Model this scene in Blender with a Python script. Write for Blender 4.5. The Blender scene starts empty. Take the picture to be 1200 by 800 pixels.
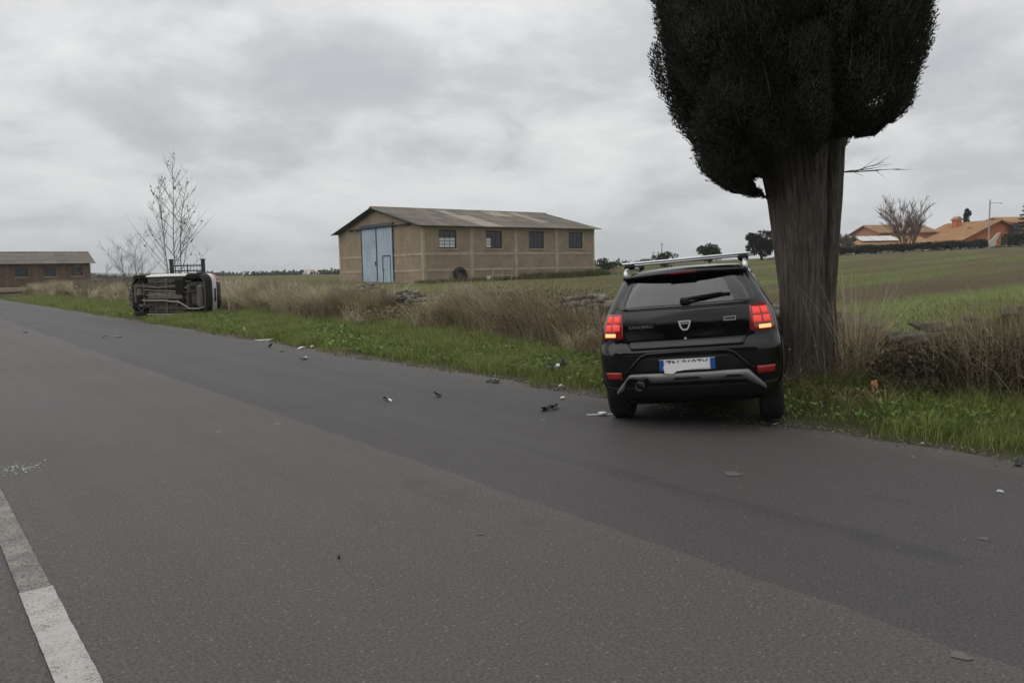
import bpy, bmesh, math, random
import numpy as np
from mathutils import Vector, Matrix
random.seed(7); RNG = np.random.default_rng(11)
R = math.radians
scene = bpy.context.scene
COL = scene.collection

# ------------------------------------------------------------------ camera
cam_d = bpy.data.cameras.new('camera'); cam = bpy.data.objects.new('camera', cam_d); COL.objects.link(cam)
cam_d.sensor_width = 36; cam_d.lens = 27.0; cam_d.clip_end = 9000; cam_d.clip_start = 0.05
cam.matrix_world = Matrix.Translation((0, 0, 1.6)) @ Matrix.Rotation(math.pi/2 - math.atan(84/900), 4, 'X') @ Matrix.Rotation(R(-1.15), 4, 'Z')
scene.camera = cam
# ------------------------------------------------------------------ view
scene.view_settings.view_transform = 'Standard'; scene.view_settings.look = 'None'
scene.view_settings.exposure = 0; scene.view_settings.gamma = 1
scene.render.resolution_x = 1024; scene.render.resolution_y = 682
SUN_EL, SUN_AZ = 48, 250      # compass-like azimuth of the veiled sun: behind the camera, to the left
# ------------------------------------------------------------------ node helper
class NT:
    def __init__(s, tree): s.t = tree; s.n = tree.nodes; s.l = tree.links
    def new(s, typ, **kw):
        nd = s.n.new(typ)
        for k, v in kw.items():
            if k.startswith('i_'):
                nm = k[2:]; sock = nd.inputs[int(nm)] if nm.isdigit() else nd.inputs[nm.replace('_', ' ')]
                if isinstance(v, bpy.types.NodeSocket): s.l.new(v, sock)
                else: sock.default_value = v
            else: setattr(nd, k, v)
        return nd
    def math(s, op, a, b=None, c=None, clamp=False):
        nd = s.n.new('ShaderNodeMath'); nd.operation = op; nd.use_clamp = clamp
        for i, v in enumerate((a, b, c)):
            if v is None: continue
            if isinstance(v, bpy.types.NodeSocket): s.l.new(v, nd.inputs[i])
            else: nd.inputs[i].default_value = v
        return nd.outputs[0]
    def mix(s, fac, a, b, mode='MIX'):
        nd = s.n.new('ShaderNodeMix'); nd.data_type = 'RGBA'; nd.blend_type = mode
        for i, v in ((0, fac), (6, a), (7, b)):
            if isinstance(v, bpy.types.NodeSocket): s.l.new(v, nd.inputs[i])
            else: nd.inputs[i].default_value = v if i == 0 else (tuple(v) + (1,))[:4]
        return nd.outputs[2]
    def noise(s, vec, scale, detail=4, rough=.55, dist=0):
        nd = s.new('ShaderNodeTexNoise'); nd.inputs['Scale'].default_value = scale; nd.inputs['Detail'].default_value = detail
        nd.inputs['Roughness'].default_value = rough; nd.inputs['Distortion'].default_value = dist
        if vec is not None: s.l.new(vec, nd.inputs['Vector'])
        return nd.outputs['Fac']
    def ramp(s, fac, stops, interp='LINEAR'):
        nd = s.new('ShaderNodeValToRGB'); cr = nd.color_ramp; cr.interpolation = interp
        while len(cr.elements) < len(stops): cr.elements.new(.5)
        for e, (p, c) in zip(cr.elements, stops):
            e.position = p; e.color = (tuple(c) + (1,))[:4] if isinstance(c, (tuple, list)) else (c, c, c, 1)
        s.l.new(fac, nd.inputs[0]); return nd.outputs[0]
    def mapr(s, v, a, b, c=0, d=1):
        nd = s.new('ShaderNodeMapRange'); nd.clamp = True
        s.l.new(v, nd.inputs[0])
        for i, q in enumerate((a, b, c, d)): nd.inputs[i+1].default_value = q
        return nd.outputs[0]
# ------------------------------------------------------------------ world: overcast sky
W = bpy.data.worlds.new('World'); scene.world = W; W.use_nodes = True
nt = NT(W.node_tree); nt.n.clear()
sky = nt.new('ShaderNodeTexSky', sky_type='NISHITA', sun_disc=False, sun_elevation=R(SUN_EL), sun_rotation=R(SUN_AZ))
bg1 = nt.new('ShaderNodeBackground', i_Strength=.09); nt.l.new(sky.outputs[0], bg1.inputs[0])
tc = nt.new('ShaderNodeTexCoord'); sp = nt.new('ShaderNodeSeparateXYZ'); nt.l.new(tc.outputs['Generated'], sp.inputs[0])
zz = nt.math('MAXIMUM', sp.outputs[2], 0.0); den = nt.math('ADD', zz, .36)
cv = nt.new('ShaderNodeCombineXYZ'); nt.l.new(nt.math('DIVIDE', sp.outputs[0], den), cv.inputs[0]); nt.l.new(nt.math('DIVIDE', sp.outputs[1], den), cv.inputs[1])
mp = nt.new('ShaderNodeMapping'); nt.l.new(cv.outputs[0], mp.inputs[0]); mp.inputs['Rotation'].default_value = (0, 0, R(-28)); mp.inputs['Scale'].default_value = (1.15, 1.3, 1); mp.inputs['Location'].default_value = (3.1, 1.7, 0)
n1 = nt.noise(mp.outputs[0], 1.25, 5, .5, .35); n2 = nt.noise(mp.outputs[0], 3.6, 7, .6, .3)
cl = nt.math('ADD', nt.math('MULTIPLY', n1, .7), nt.math('MULTIPLY', n2, .3))
ccol = nt.ramp(cl, [(.38, (.53, .54, .56)), (.455, (.62, .628, .64)), (.505, (.735, .738, .74)), (.60, (.89, .888, .88))])
low = nt.mapr(zz, .0, .16, 1, 0)
ccol = nt.mix(nt.math('MULTIPLY', low, .68), ccol, (.60, .635, .675))
zen = nt.math('ADD', nt.math('MULTIPLY', zz, .85), .83)
vm = nt.new('ShaderNodeVectorMath', operation='SCALE'); nt.l.new(ccol, vm.inputs[0]); nt.l.new(zen, vm.inputs['Scale'])
bg2 = nt.new('ShaderNodeBackground', i_Strength=1.0); nt.l.new(vm.outputs[0], bg2.inputs[0])
ms = nt.new('ShaderNodeMixShader'); ms.inputs[0].default_value = .93
nt.l.new(bg1.outputs[0], ms.inputs[1]); nt.l.new(bg2.outputs[0], ms.inputs[2])
wo = nt.new('ShaderNodeOutputWorld'); nt.l.new(ms.outputs[0], wo.inputs[0])
# ------------------------------------------------------------------ sun (veiled)
sd = bpy.data.lights.new('sun', 'SUN'); so = bpy.data.objects.new('sun', sd); COL.objects.link(so)
sd.energy = 1.0; sd.angle = R(70); sd.color = (1, .96, .9)
sdir = Vector((math.sin(R(SUN_AZ))*math.cos(R(SUN_EL)), math.cos(R(SUN_AZ))*math.cos(R(SUN_EL)), math.sin(R(SUN_EL))))
so.rotation_euler = sdir.to_track_quat('Z', 'Y').to_euler()

# ================================================================== helpers
def tag(o, label=None, cat=None, group=None, kind=None):
    if label: o['label'] = label
    if cat: o['category'] = cat
    if group: o['group'] = group
    if kind: o['kind'] = kind
    return o
def empty(name, loc=(0, 0, 0), rz=0, label=None, cat=None, group=None):
    o = bpy.data.objects.new(name, None); COL.objects.link(o); o.location = loc; o.rotation_euler = (0, 0, rz); o.empty_display_size = .1
    return tag(o, label, cat, group)
def link(name, me, parent=None, loc=None, rot=None, scale=None):
    o = bpy.data.objects.new(name, me); COL.objects.link(o)
    if parent is not None: o.parent = parent
    if loc is not None: o.location = loc
    if rot is not None: o.rotation_euler = rot
    if scale is not None: o.scale = scale
    return o
class MB:
    def __init__(s): s.v = []; s.f = []
    def add(s, vs, fs):
        b = len(s.v); s.v += [tuple(p) for p in vs]; s.f += [tuple(i+b for i in f) for f in fs]; return s
    def box(s, c, d, M=None, bev=0):
        x, y, z = (q/2 for q in d)
        if bev:
            b = min(bev, x*.9, y*.9, z*.9); vs = []; 
            bm = bmesh.new(); bmesh.ops.create_cube(bm, size=1); bmesh.ops.scale(bm, vec=d, verts=bm.verts)
            bmesh.ops.bevel(bm, geom=bm.edges[:], offset=b, segments=1, affect='EDGES'); bm.verts.ensure_lookup_table(); bm.verts.index_update()
            vs = [v.co.copy() for v in bm.verts]; fs = [[v.index for v in f.verts] for f in bm.faces]; bm.free()
        else:
            vs = [Vector((i*x, j*y, k*z)) for i in (-1, 1) for j in (-1, 1) for k in (-1, 1)]
            fs = [(0, 1, 3, 2), (4, 6, 7, 5), (0, 4, 5, 1), (2, 3, 7, 6), (0, 2, 6, 4), (1, 5, 7, 3)]
        if M is not None: vs = [M @ v for v in vs]
        return s.add([(v[0]+c[0], v[1]+c[1], v[2]+c[2]) for v in vs], fs)
    def b2(s, a, b, bev=0): return s.box([(p+q)/2 for p, q in zip(a, b)], [abs(q-p) for p, q in zip(a, b)], bev=bev)
    def tube(s, pts, rad, n=8, caps=True):
        pts = [Vector(p) for p in pts]; rad = rad if isinstance(rad, (list, tuple)) else [rad]*len(pts)
        vs = []; up = None
        for i, p in enumerate(pts):
            d = (pts[min(i+1, len(pts)-1)] - pts[max(i-1, 0)]).normalized()
            if up is None:
                up = Vector((0, 0, 1)) if abs(d.z) < .9 else Vector((1, 0, 0))
            a = d.cross(up).normalized(); b = a.cross(d).normalized(); up = b
            for k in range(n):
                t = 2*math.pi*k/n; vs.append(p + rad[i]*(math.cos(t)*a + math.sin(t)*b))
        fs = [(i*n+k, i*n+(k+1) % n, (i+1)*n+(k+1) % n, (i+1)*n+k) for i in range(len(pts)-1) for k in range(n)]
        if caps: fs += [tuple(range(n-1, -1, -1)), tuple((len(pts)-1)*n+k for k in range(n))]
        return s.add(vs, fs)
    def lathe_x(s, prof, n=32, c=(0, 0, 0)):       # prof: (x, r), turned about the x axis
        vs = [(c[0]+x, c[1]+r*math.cos(2*math.pi*k/n), c[2]+r*math.sin(2*math.pi*k/n)) for x, r in prof for k in range(n)]
        m = len(prof)
        return s.add(vs, [(i*n+k, (i+1)*n+k, (i+1)*n+(k+1) % n, i*n+(k+1) % n) for i in range(m-1) for k in range(n)])
    def prism(s, poly, a, b, axis='y'):           # polygon (p,q) extruded from a to b along an axis
        n = len(poly)
        def P(p, q, w): return {'y': (p, w, q), 'x': (w, p, q), 'z': (p, q, w)}[axis]
        vs = [P(p, q, a) for p, q in poly] + [P(p, q, b) for p, q in poly]
        return s.add(vs, [tuple(range(n)), tuple(range(2*n-1, n-1, -1))] + [(i, (i+1) % n, n+(i+1) % n, n+i) for i in range(n)])
    def mesh(s, name, mat=None, smooth=False):
        me = bpy.data.meshes.new(name); me.from_pydata(s.v, [], s.f); 
        if mat: me.materials.append(mat)
        bm = bmesh.new(); bm.from_mesh(me); bmesh.ops.recalc_face_normals(bm, faces=bm.faces); bm.to_mesh(me); bm.free()
        if smooth: me.shade_smooth()
        return me
    def build(s, name, mat, parent=None, smooth=False, **k): return link(name, s.mesh(name, mat, smooth), parent, **k)
def np_mesh(name, co, tris, mat, tint=None, smooth=False):
    me = bpy.data.meshes.new(name); n = len(tris)
    me.vertices.add(len(co)); me.vertices.foreach_set('co', np.asarray(co, np.float32).ravel())
    me.loops.add(n*3); me.loops.foreach_set('vertex_index', np.asarray(tris, np.int32).ravel())
    me.polygons.add(n); me.polygons.foreach_set('loop_start', np.arange(0, n*3, 3, dtype=np.int32)); me.polygons.foreach_set('loop_total', np.full(n, 3, np.int32))
    if tint is not None:
        a = me.attributes.new('tint', 'FLOAT_COLOR', 'POINT'); c = np.ones((len(co), 4), np.float32); c[:, :3] = tint; a.data.foreach_set('color', c.ravel())
    me.materials.append(mat); me.update(calc_edges=True); me.validate()
    if smooth: me.shade_smooth()
    return me
# ---- procedural materials
MATS = {}
def mat(name, col, rough=.7, metal=0, var=.25, scale=3.0, bump=0, bscale=20, spec=.4, coat=0, dirt=None, emit=None, estr=0, rnd=0):
    if name in MATS: return MATS[name]
    m = bpy.data.materials.new(name); m.use_nodes = True; t = NT(m.node_tree); t.n.clear()
    p = t.new('ShaderNodeBsdfPrincipled'); o = t.new('ShaderNodeOutputMaterial'); t.l.new(p.outputs[0], o.inputs[0])
    tcn = t.new('ShaderNodeTexCoord'); vec = tcn.outputs['Object']
    n = t.noise(vec, scale, 5, .6)
    lo = tuple(c*(1-var) for c in col); hi = tuple(min(1, c*(1+var)) for c in col)
    c = t.ramp(n, [(.3, lo), (.7, hi)])
    if dirt:
        d = t.mapr(t.noise(vec, scale*.45, 6, .65), .48, .68); c = t.mix(d, c, dirt)
    if rnd:
        oi = t.new('ShaderNodeObjectInfo'); k = t.mapr(oi.outputs['Random'], 0, 1, 1-rnd, 1+rnd)
        vmn = t.new('ShaderNodeVectorMath', operation='SCALE'); t.l.new(c, vmn.inputs[0]); t.l.new(k, vmn.inputs['Scale']); c = vmn.outputs[0]
    t.l.new(c, p.inputs['Base Color'])
    t.l.new(t.mapr(n, .3, .7, max(0, rough-.08), min(1, rough+.08)), p.inputs['Roughness'])
    p.inputs['Metallic'].default_value = metal; p.inputs['Specular IOR Level'].default_value = spec; p.inputs['Coat Weight'].default_value = coat
    if bump:
        b = t.new('ShaderNodeBump'); b.inputs['Strength'].default_value = bump; b.inputs['Distance'].default_value = .02
        t.l.new(t.noise(vec, bscale, 6, .65), b.inputs['Height']); t.l.new(b.outputs[0], p.inputs['Normal'])
    if emit:
        p.inputs['Emission Color'].default_value = emit + (1,); p.inputs['Emission Strength'].default_value = estr
    MATS[name] = m; return m
def blade_mat(name, transl=.3, rough=.6, spec=.25):
    m = bpy.data.materials.new(name); m.use_nodes = True; t = NT(m.node_tree); t.n.clear()
    a = t.new('ShaderNodeAttribute', attribute_name='tint')
    p = t.new('ShaderNodeBsdfPrincipled'); p.inputs['Roughness'].default_value = rough; p.inputs['Specular IOR Level'].default_value = spec
    tr = t.new('ShaderNodeBsdfTranslucent'); mx = t.new('ShaderNodeMixShader'); mx.inputs[0].default_value = transl
    t.l.new(a.outputs['Color'], p.inputs[0]); t.l.new(a.outputs['Color'], tr.inputs[0])
    t.l.new(p.outputs[0], mx.inputs[1]); t.l.new(tr.outputs[0], mx.inputs[2])
    o = t.new('ShaderNodeOutputMaterial'); t.l.new(mx.outputs[0], o.inputs[0]); return m
def glass_mat(name, tint, rough=.03, base=.06):
    m = bpy.data.materials.new(name); m.use_nodes = True; t = NT(m.node_tree); t.n.clear()
    tr = t.new('ShaderNodeBsdfTransparent'); tr.inputs[0].default_value = tuple(tint) + (1,)
    g = t.new('ShaderNodeBsdfGlossy'); g.inputs['Roughness'].default_value = rough
    lw = t.new('ShaderNodeFresnel'); lw.inputs[0].default_value = 1.5
    k = t.math('ADD', lw.outputs[0], base, clamp=True)
    mx = t.new('ShaderNodeMixShader'); t.l.new(k, mx.inputs[0]); t.l.new(tr.outputs[0], mx.inputs[1]); t.l.new(g.outputs[0], mx.inputs[2])
    o = t.new('ShaderNodeOutputMaterial'); t.l.new(mx.outputs[0], o.inputs[0]); return m

# ================================================================== the lie of the land
AR = R(38.7); U = np.array([-math.sin(AR), math.cos(AR)]); N_ = np.array([math.cos(AR), math.sin(AR)])   # along / across the road
EDGE = 6.92
def xy(s, t): return np.stack([s*U[0]+t*N_[0], s*U[1]+t*N_[1]], -1)
def st(x, y): return x*U[0]+y*U[1], x*N_[0]+y*N_[1]
def sm(v, a, b): k = np.clip((v-a)/(b-a), 0, 1); return k*k*(3-2*k)
def wob(x, y, f=1.0):
    return (np.sin(x*1.7*f+y*.6*f)+np.sin(y*2.3*f-x*1.1*f+1.3)+np.sin((x+y)*3.9*f+.7)*.5+np.sin((x-1.7*y)*5.3*f)*.3)/2.8
def edge_t(s): return EDGE + .09*np.sin(s*.8)+.06*np.sin(s*2.1+1)+.035*np.sin(s*5.3)
def ground_z(x, y):
    x = np.asarray(x, float); y = np.asarray(y, float); s, t = st(x, y); d = np.hypot(x, y)
    far = .012*np.clip(d-12, 0, 90)*sm(t, 9, 30) + .030*np.clip(x, 0, 95)*sm(d, 30, 115)*sm(t, 9, 30)
    e = edge_t(s)
    bank = (.02+.10*sm(t, EDGE+.2, EDGE+2.4)+.025*wob(x, y)*sm(t, EDGE+.1, EDGE+1))
    z = np.where(t > 3, -.05+(bank+.05)*sm(t, e-.1, e+.22), -.05+.08*sm(-t, .55, .9))
    return z + far + .06*wob(x, y, .23)*sm(t, 9.5, 14)
# ---- materials of the setting
def coords_st(t):
    tcn = t.new('ShaderNodeTexCoord'); m = t.new('ShaderNodeMapping'); t.l.new(tcn.outputs['Object'], m.inputs[0]); m.inputs['Rotation'].default_value = (0, 0, -AR)
    s_ = t.new('ShaderNodeSeparateXYZ'); t.l.new(m.outputs[0], s_.inputs[0])
    return m.outputs[0], s_.outputs[0], s_.outputs[1]       # (t,s) vector, t, s
def ground_material():
    m = bpy.data.materials.new('ground'); m.use_nodes = True; k = NT(m.node_tree); k.n.clear()
    v, tt, ss = coords_st(k)
    p = k.new('ShaderNodeBsdfPrincipled'); o = k.new('ShaderNodeOutputMaterial'); k.l.new(p.outputs[0], o.inputs[0])
    p.inputs['Roughness'].default_value = .95; p.inputs['Specular IOR Level'].default_value = .1
    st_map = k.new('ShaderNodeMapping'); k.l.new(v, st_map.inputs[0]); st_map.inputs['Scale'].default_value = (.035, .42, 1)
    streak = k.noise(st_map.outputs[0], 1.0, 5, .6); fine = k.noise(v, 2.2, 6, .7); finer = k.noise(v, 9, 6, .7)
    mixn = k.math('ADD', k.math('MULTIPLY', streak, .62), k.math('MULTIPLY', fine, .38))
    field = k.ramp(mixn, [(.38, (.075, .056, .035)), (.47, (.098, .082, .042)), (.53, (.095, .105, .036)), (.62, (.115, .15, .042))])
    sw = k.math('ADD', ss, k.math('MULTIPLY', k.math('SUBTRACT', fine, .5), 2.2))
    plough = k.math('MULTIPLY', k.mapr(sw, 12.2, 13.4), k.mapr(sw, 19.0, 17.6))
    soil = k.ramp(finer, [(.3, (.045, .031, .019)), (.7, (.105, .074, .046))])
    field = k.mix(k.math('MULTIPLY', plough, .7), field, soil)
    nearg = k.math('MULTIPLY', k.mapr(sw, 12.8, 11.4), .8)
    field = k.mix(nearg, field, k.ramp(fine, [(.3, (.09, .125, .03)), (.7, (.14, .185, .045))]))
    verge = k.ramp(fine, [(.3, (.035, .030, .016)), (.5, (.05, .055, .02)), (.7, (.065, .08, .025))])
    litter = k.ramp(finer, [(.3, (.05, .038, .024)), (.7, (.12, .092, .06))])
    verge = k.mix(k.mapr(tt, 8.6, 9.6), verge, litter)
    gr = k.new('ShaderNodeTexVoronoi'); gr.inputs['Scale'].default_value = 45; k.l.new(v, gr.inputs['Vector'])
    gravel = k.ramp(gr.outputs['Color'], [(.0, (.05, .045, .04)), (.7, (.11, .10, .085)), (1, (.28, .26, .22))])
    gm = k.math('MULTIPLY', k.mapr(k.math('ADD', tt, k.math('MULTIPLY', fine, .5)), 7.45, 7.15), k.mapr(tt, 2, 3))
    verge = k.mix(gm, verge, gravel)
    c = k.mix(k.mapr(tt, 12.0, 13.5), verge, field)
    k.l.new(c, p.inputs['Base Color'])
    b = k.new('ShaderNodeBump'); b.inputs['Strength'].default_value = .8; b.inputs['Distance'].default_value = .08; k.l.new(finer, b.inputs['Height']); k.l.new(b.outputs[0], p.inputs['Normal'])
    return m
def asphalt_material():
    m = bpy.data.materials.new('asphalt'); m.use_nodes = True; k = NT(m.node_tree); k.n.clear()
    v, tt, ss = coords_st(k)
    p = k.new('ShaderNodeBsdfPrincipled'); o = k.new('ShaderNodeOutputMaterial'); k.l.new(p.outputs[0], o.inputs[0])
    p.inputs['Specular IOR Level'].default_value = .42
    big = k.noise(v, .35, 5, .6); mid = k.noise(v, 2.4, 5, .62); grain = k.noise(v, 62, 4, .75)
    lm = k.new('ShaderNodeMapping'); k.l.new(v, lm.inputs[0]); lm.inputs['Scale'].default_value = (1.5, .05, 1)
    lane = k.noise(lm.outputs[0], 1.0, 4, .55)
    wv = k.math('ADD', tt, k.math('MULTIPLY', k.math('SUBTRACT', k.noise(v, 1.3, 3, .6), .5), .16))
    far_lane = k.mapr(wv, 3.33, 3.40)
    base = k.mix(far_lane, (.0555, .0512, .0485), (.0415, .0388, .0375))
    sh = k.math('ADD', k.math('ADD', k.math('MULTIPLY', big, .8), k.math('MULTIPLY', lane, 1.1)), k.math('MULTIPLY', mid, .35))
    base = k.mix(1.0, base, k.ramp(sh, [(.75, .62), (1.45, 1.32)]), 'MULTIPLY')
    seam = k.math('MULTIPLY', k.mapr(wv, 3.18, 3.3), k.mapr(wv, 3.37, 3.33))
    base = k.mix(k.math('MULTIPLY', seam, .6), base, (.078, .074, .071))
    crack = k.math('MULTIPLY', k.mapr(wv, 3.33, 3.345), k.mapr(wv, 3.385, 3.365))
    base = k.mix(k.math('MULTIPLY', crack, .3), base, (.03, .028, .027))
    base = k.mix(1.0, base, k.ramp(grain, [(.3, .35), (.7, 1.65)]), 'MULTIPLY')
    # pale aggregate chips, denser on the coarse near lane
    vo = k.new('ShaderNodeTexVoronoi'); vo.inputs['Scale'].default_value = 55; k.l.new(v, vo.inputs['Vector'])
    sc = k.new('ShaderNodeSeparateColor'); k.l.new(vo.outputs['Color'], sc.inputs[0])
    chip = k.math('MULTIPLY', k.math('GREATER_THAN', sc.outputs[0], k.mapr(far_lane, 0, 1, .93, .975)), k.math('LESS_THAN', vo.outputs['Distance'], .30))
    base = k.mix(k.math('MULTIPLY', chip, .6), base, (.24, .225, .20))
    # sparse pale worn spots
    vo2 = k.new('ShaderNodeTexVoronoi'); vo2.inputs['Scale'].default_value = 2.1; k.l.new(v, vo2.inputs['Vector'])
    sc2 = k.new('ShaderNodeSeparateColor'); k.l.new(vo2.outputs['Color'], sc2.inputs[0])
    spot = k.math('MULTIPLY', k.math('GREATER_THAN', sc2.outputs[1], .72), k.math('LESS_THAN', k.math('ADD', vo2.outputs['Distance'], k.math('MULTIPLY', k.noise(v, 30, 2), .05)), k.math('MULTIPLY', sc2.outputs[2], .10)))
    base = k.mix(k.math('MULTIPLY', spot, .55), base, (.20, .19, .175))
    dust = k.math('MULTIPLY', k.mapr(k.math('ADD', tt, k.math('MULTIPLY', mid, .7)), 6.7, 7.3), .6)
    base = k.mix(dust, base, (.095, .086, .074))
    k.l.new(base, p.inputs['Base Color'])
    k.l.new(k.mapr(sh, .7, 1.5, .60, .82), p.inputs['Roughness'])
    b = k.new('ShaderNodeBump'); b.inputs['Strength'].default_value = .45; b.inputs['Distance'].default_value = .006; k.l.new(grain, b.inputs['Height']); k.l.new(b.outputs[0], p.inputs['Normal'])
    return m
# ---- ground sheet
def grow(a, b, st0, f):
    r = []; v = a; d = st0
    while (v < b if b > a else v > b): r.append(v); v += d if b > a else -d; d *= f
    return r + [b]
def build_ground():
    ts = sorted(set([round(q, 4) for q in grow(-.9, -3200, .6, 1.3)+[-.75, -.6, 0, 3, 6.3, 6.6, 6.75]+list(np.arange(6.85, 14, .16))+grow(14, 3600, .35, 1.06)]))
    ss = sorted(set([round(q, 4) for q in grow(-14, -3200, .5, 1.25)+list(np.arange(-14, 45, .3))+grow(45, 3600, .4, 1.07)]))
    S, T = np.meshgrid(ss, ts, indexing='ij'); P = xy(S, T); Z = ground_z(P[..., 0], P[..., 1])
    co = np.concatenate([P, Z[..., None]], -1).reshape(-1, 3); a, b = S.shape
    i = (np.arange(a-1)[:, None]*b+np.arange(b-1)[None]).ravel()
    tr = np.concatenate([np.stack([i, i+b, i+b+1], 1), np.stack([i, i+b+1, i+1], 1)])
    tr = tr[:, ::-1]
    o = link('ground', np_mesh('ground', co, tr, ground_material(), smooth=True)); return tag(o, kind='structure')
build_ground()
def build_road():
    ss = list(np.arange(-60, -8, 1.0))+list(np.arange(-8, 50, .12))+list(np.arange(50, 260, 1.5)); ss = np.array(ss)
    fr = np.array([0, .2, .4, .6, .8, .97, 1.0])
    e = edge_t(ss)+.05*RNG.normal(size=len(ss))*.5; n0 = -.75+.05*np.sin(ss*1.3)
    T = n0[:, None]+(e-n0)[:, None]*fr[None]; S = np.repeat(ss[:, None], len(fr), 1)
    P = xy(S, T); Z = np.zeros_like(S); Z[:, -1] = -.03; Z[:, 0] = -.03
    co = np.concatenate([P, Z[..., None]], -1).reshape(-1, 3); a, b = S.shape
    i = (np.arange(a-1)[:, None]*b+np.arange(b-1)[None]).ravel()
    tr = np.concatenate([np.stack([i, i+b+1, i+b], 1), np.stack([i, i+1, i+b+1], 1)])
    o = link('road', np_mesh('road', co, tr, asphalt_material(), smooth=True)); tag(o, kind='structure'); return o
road = build_road()
# painted edge line: fresh stretch near, worn stretch beyond
def paint_mat(name, col, cover, under=(.046, .044, .042)):
    m = bpy.data.materials.new(name); m.use_nodes = True; k = NT(m.node_tree); k.n.clear()
    v, tt, ss = coords_st(k); p = k.new('ShaderNodeBsdfPrincipled'); o = k.new('ShaderNodeOutputMaterial'); k.l.new(p.outputs[0], o.inputs[0])
    g = k.noise(v, 95, 3, .75); w = k.noise(v, 5, 6, .7); hair = k.noise(v, 14, 2, .5, 1.5)
    f = k.mapr(k.math('ADD', k.math('MULTIPLY', g, .72), k.math('MULTIPLY', w, .28)), cover-.07, cover+.07)
    c = k.mix(f, under, k.mix(k.mapr(w, .3, .7), tuple(q*.8 for q in col), col))
    k.l.new(c, p.inputs['Base Color']); p.inputs['Roughness'].default_value = .75; return m
def strip(name, s0, s1, t0, t1, m, z=.004):
    ss = np.arange(s0, s1+.01, .06); j = RNG.normal(size=(len(ss), 2))*.0012
    T = np.stack([np.full(len(ss), t0)+j[:, 0], np.full(len(ss), t1)+j[:, 1]], 1); S = np.repeat(ss[:, None], 2, 1); P = xy(S, T)
    co = np.concatenate([P, np.full(S.shape+(1,), z)], -1).reshape(-1, 3); i = np.arange(len(ss)-1)*2
    tr = np.concatenate([np.stack([i, i+1, i+3], 1), np.stack([i, i+3, i+2], 1)])
    return link(name, np_mesh(name, co, tr, m), road)
strip('edge_line', -30, 4.56, .385, .535, paint_mat('fresh_line_paint', (.44, .42, .39), .42))
strip('edge_line', 4.562, 7.8, .39, .53, paint_mat('worn_line_paint', (.27, .25, .222), .48))
strip('edge_line', 7.802, 60, .39, .53, paint_mat('faint_line_paint', (.10, .095, .09), .60))
# pale worn patches on the asphalt
pm = paint_mat('pale_stain', (.115, .11, .103), .45)
for (x, y, a, b) in [(1.68, 5.8, .07, .06), (1.8, 2.99, .04, .035), (-.21, 4.55, .022, .02), (2.7, 4.3, .03, .03)]:
    q = [(a*(1+.25*math.sin(3*t_+x*9))*math.cos(t_), b*(1+.25*math.cos(2*t_+y*7))*math.sin(t_)) for t_ in np.linspace(0, 2*math.pi, 14)[:-1]]
    me = bpy.data.meshes.new('stain'); me.from_pydata([(x+p_, y+q_, .004) for p_, q_ in q], [], [tuple(range(13))]); me.materials.append(pm); link('stain', me, road)

# far hills on the horizon
def build_hills():
    az = np.linspace(R(-75), R(60), 260); rs = [1500, 1800, 2200, 2600]; co = []
    for i, r in enumerate(rs):
        for a in az:
            h = (7+6*math.sin(a*9+.5)+4*math.sin(a*23)+2*math.sin(a*57))*(1-sm(np.array(a), R(-8), R(10)))*[0, .55, 1, 1.1][i]
            co.append((r*math.sin(a), r*math.cos(a), -1+max(0, h)+(1.5 if i else 0)))
    b = len(az); i = (np.arange(3)[:, None]*b+np.arange(b-1)[None]).ravel()
    tr = np.concatenate([np.stack([i, i+b, i+b+1], 1), np.stack([i, i+b+1, i+1], 1)])[:, ::-1]
    m = mat('hill_land', (.07, .085, .06), .95, var=.5, scale=.01, spec=.05)
    tag(link('hills', np_mesh('hills', np.array(co), tr, m, smooth=True)), kind='structure')
build_hills()

# ================================================================== farm buildings
tufa = None
def block_material(name, c1, c2):
    m = bpy.data.materials.new(name); m.use_nodes = True; k = NT(m.node_tree); k.n.clear()
    tcn = k.new('ShaderNodeTexCoord'); sp = k.new('ShaderNodeSeparateXYZ'); k.l.new(tcn.outputs['Object'], sp.inputs[0])
    cb = k.new('ShaderNodeCombineXYZ'); k.l.new(k.math('ADD', sp.outputs[0], sp.outputs[1]), cb.inputs[0]); k.l.new(sp.outputs[2], cb.inputs[1])
    br = k.new('ShaderNodeTexBrick'); k.l.new(cb.outputs[0], br.inputs['Vector']); br.inputs['Scale'].default_value = 1; br.inputs['Brick Width'].default_value = .42; br.inputs['Row Height'].default_value = .2
    br.inputs['Mortar Size'].default_value = .012; br.inputs['Color1'].default_value = c1+(1,); br.inputs['Color2'].default_value = c2+(1,); br.inputs['Mortar'].default_value = tuple(q*.86 for q in c1)+(1,)
    n = k.noise(tcn.outputs['Object'], .8, 6, .65); c = k.mix(1, br.outputs[0], k.ramp(n, [(.3, .78), (.7, 1.18)]), 'MULTIPLY')
    rise = k.noise(tcn.outputs['Object'], 2.2, 5, .6)
    damp = k.mapr(k.math('ADD', sp.outputs[2], k.math('MULTIPLY', rise, 1.6)), 1.5, .7)
    c = k.mix(k.math('MULTIPLY', damp, .45), c, tuple(q*.5 for q in c1))
    p = k.new('ShaderNodeBsdfPrincipled'); k.l.new(c, p.inputs['Base Color']); p.inputs['Roughness'].default_value = .92; p.inputs['Specular IOR Level'].default_value = .15
    b = k.new('ShaderNodeBump'); b.inputs['Strength'].default_value = .5; b.inputs['Distance'].default_value = .015; k.l.new(br.outputs['Fac'], b.inputs['Height']); b.invert = True; k.l.new(b.outputs[0], p.inputs['Normal'])
    o = k.new('ShaderNodeOutputMaterial'); k.l.new(p.outputs[0], o.inputs[0]); return m
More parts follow.
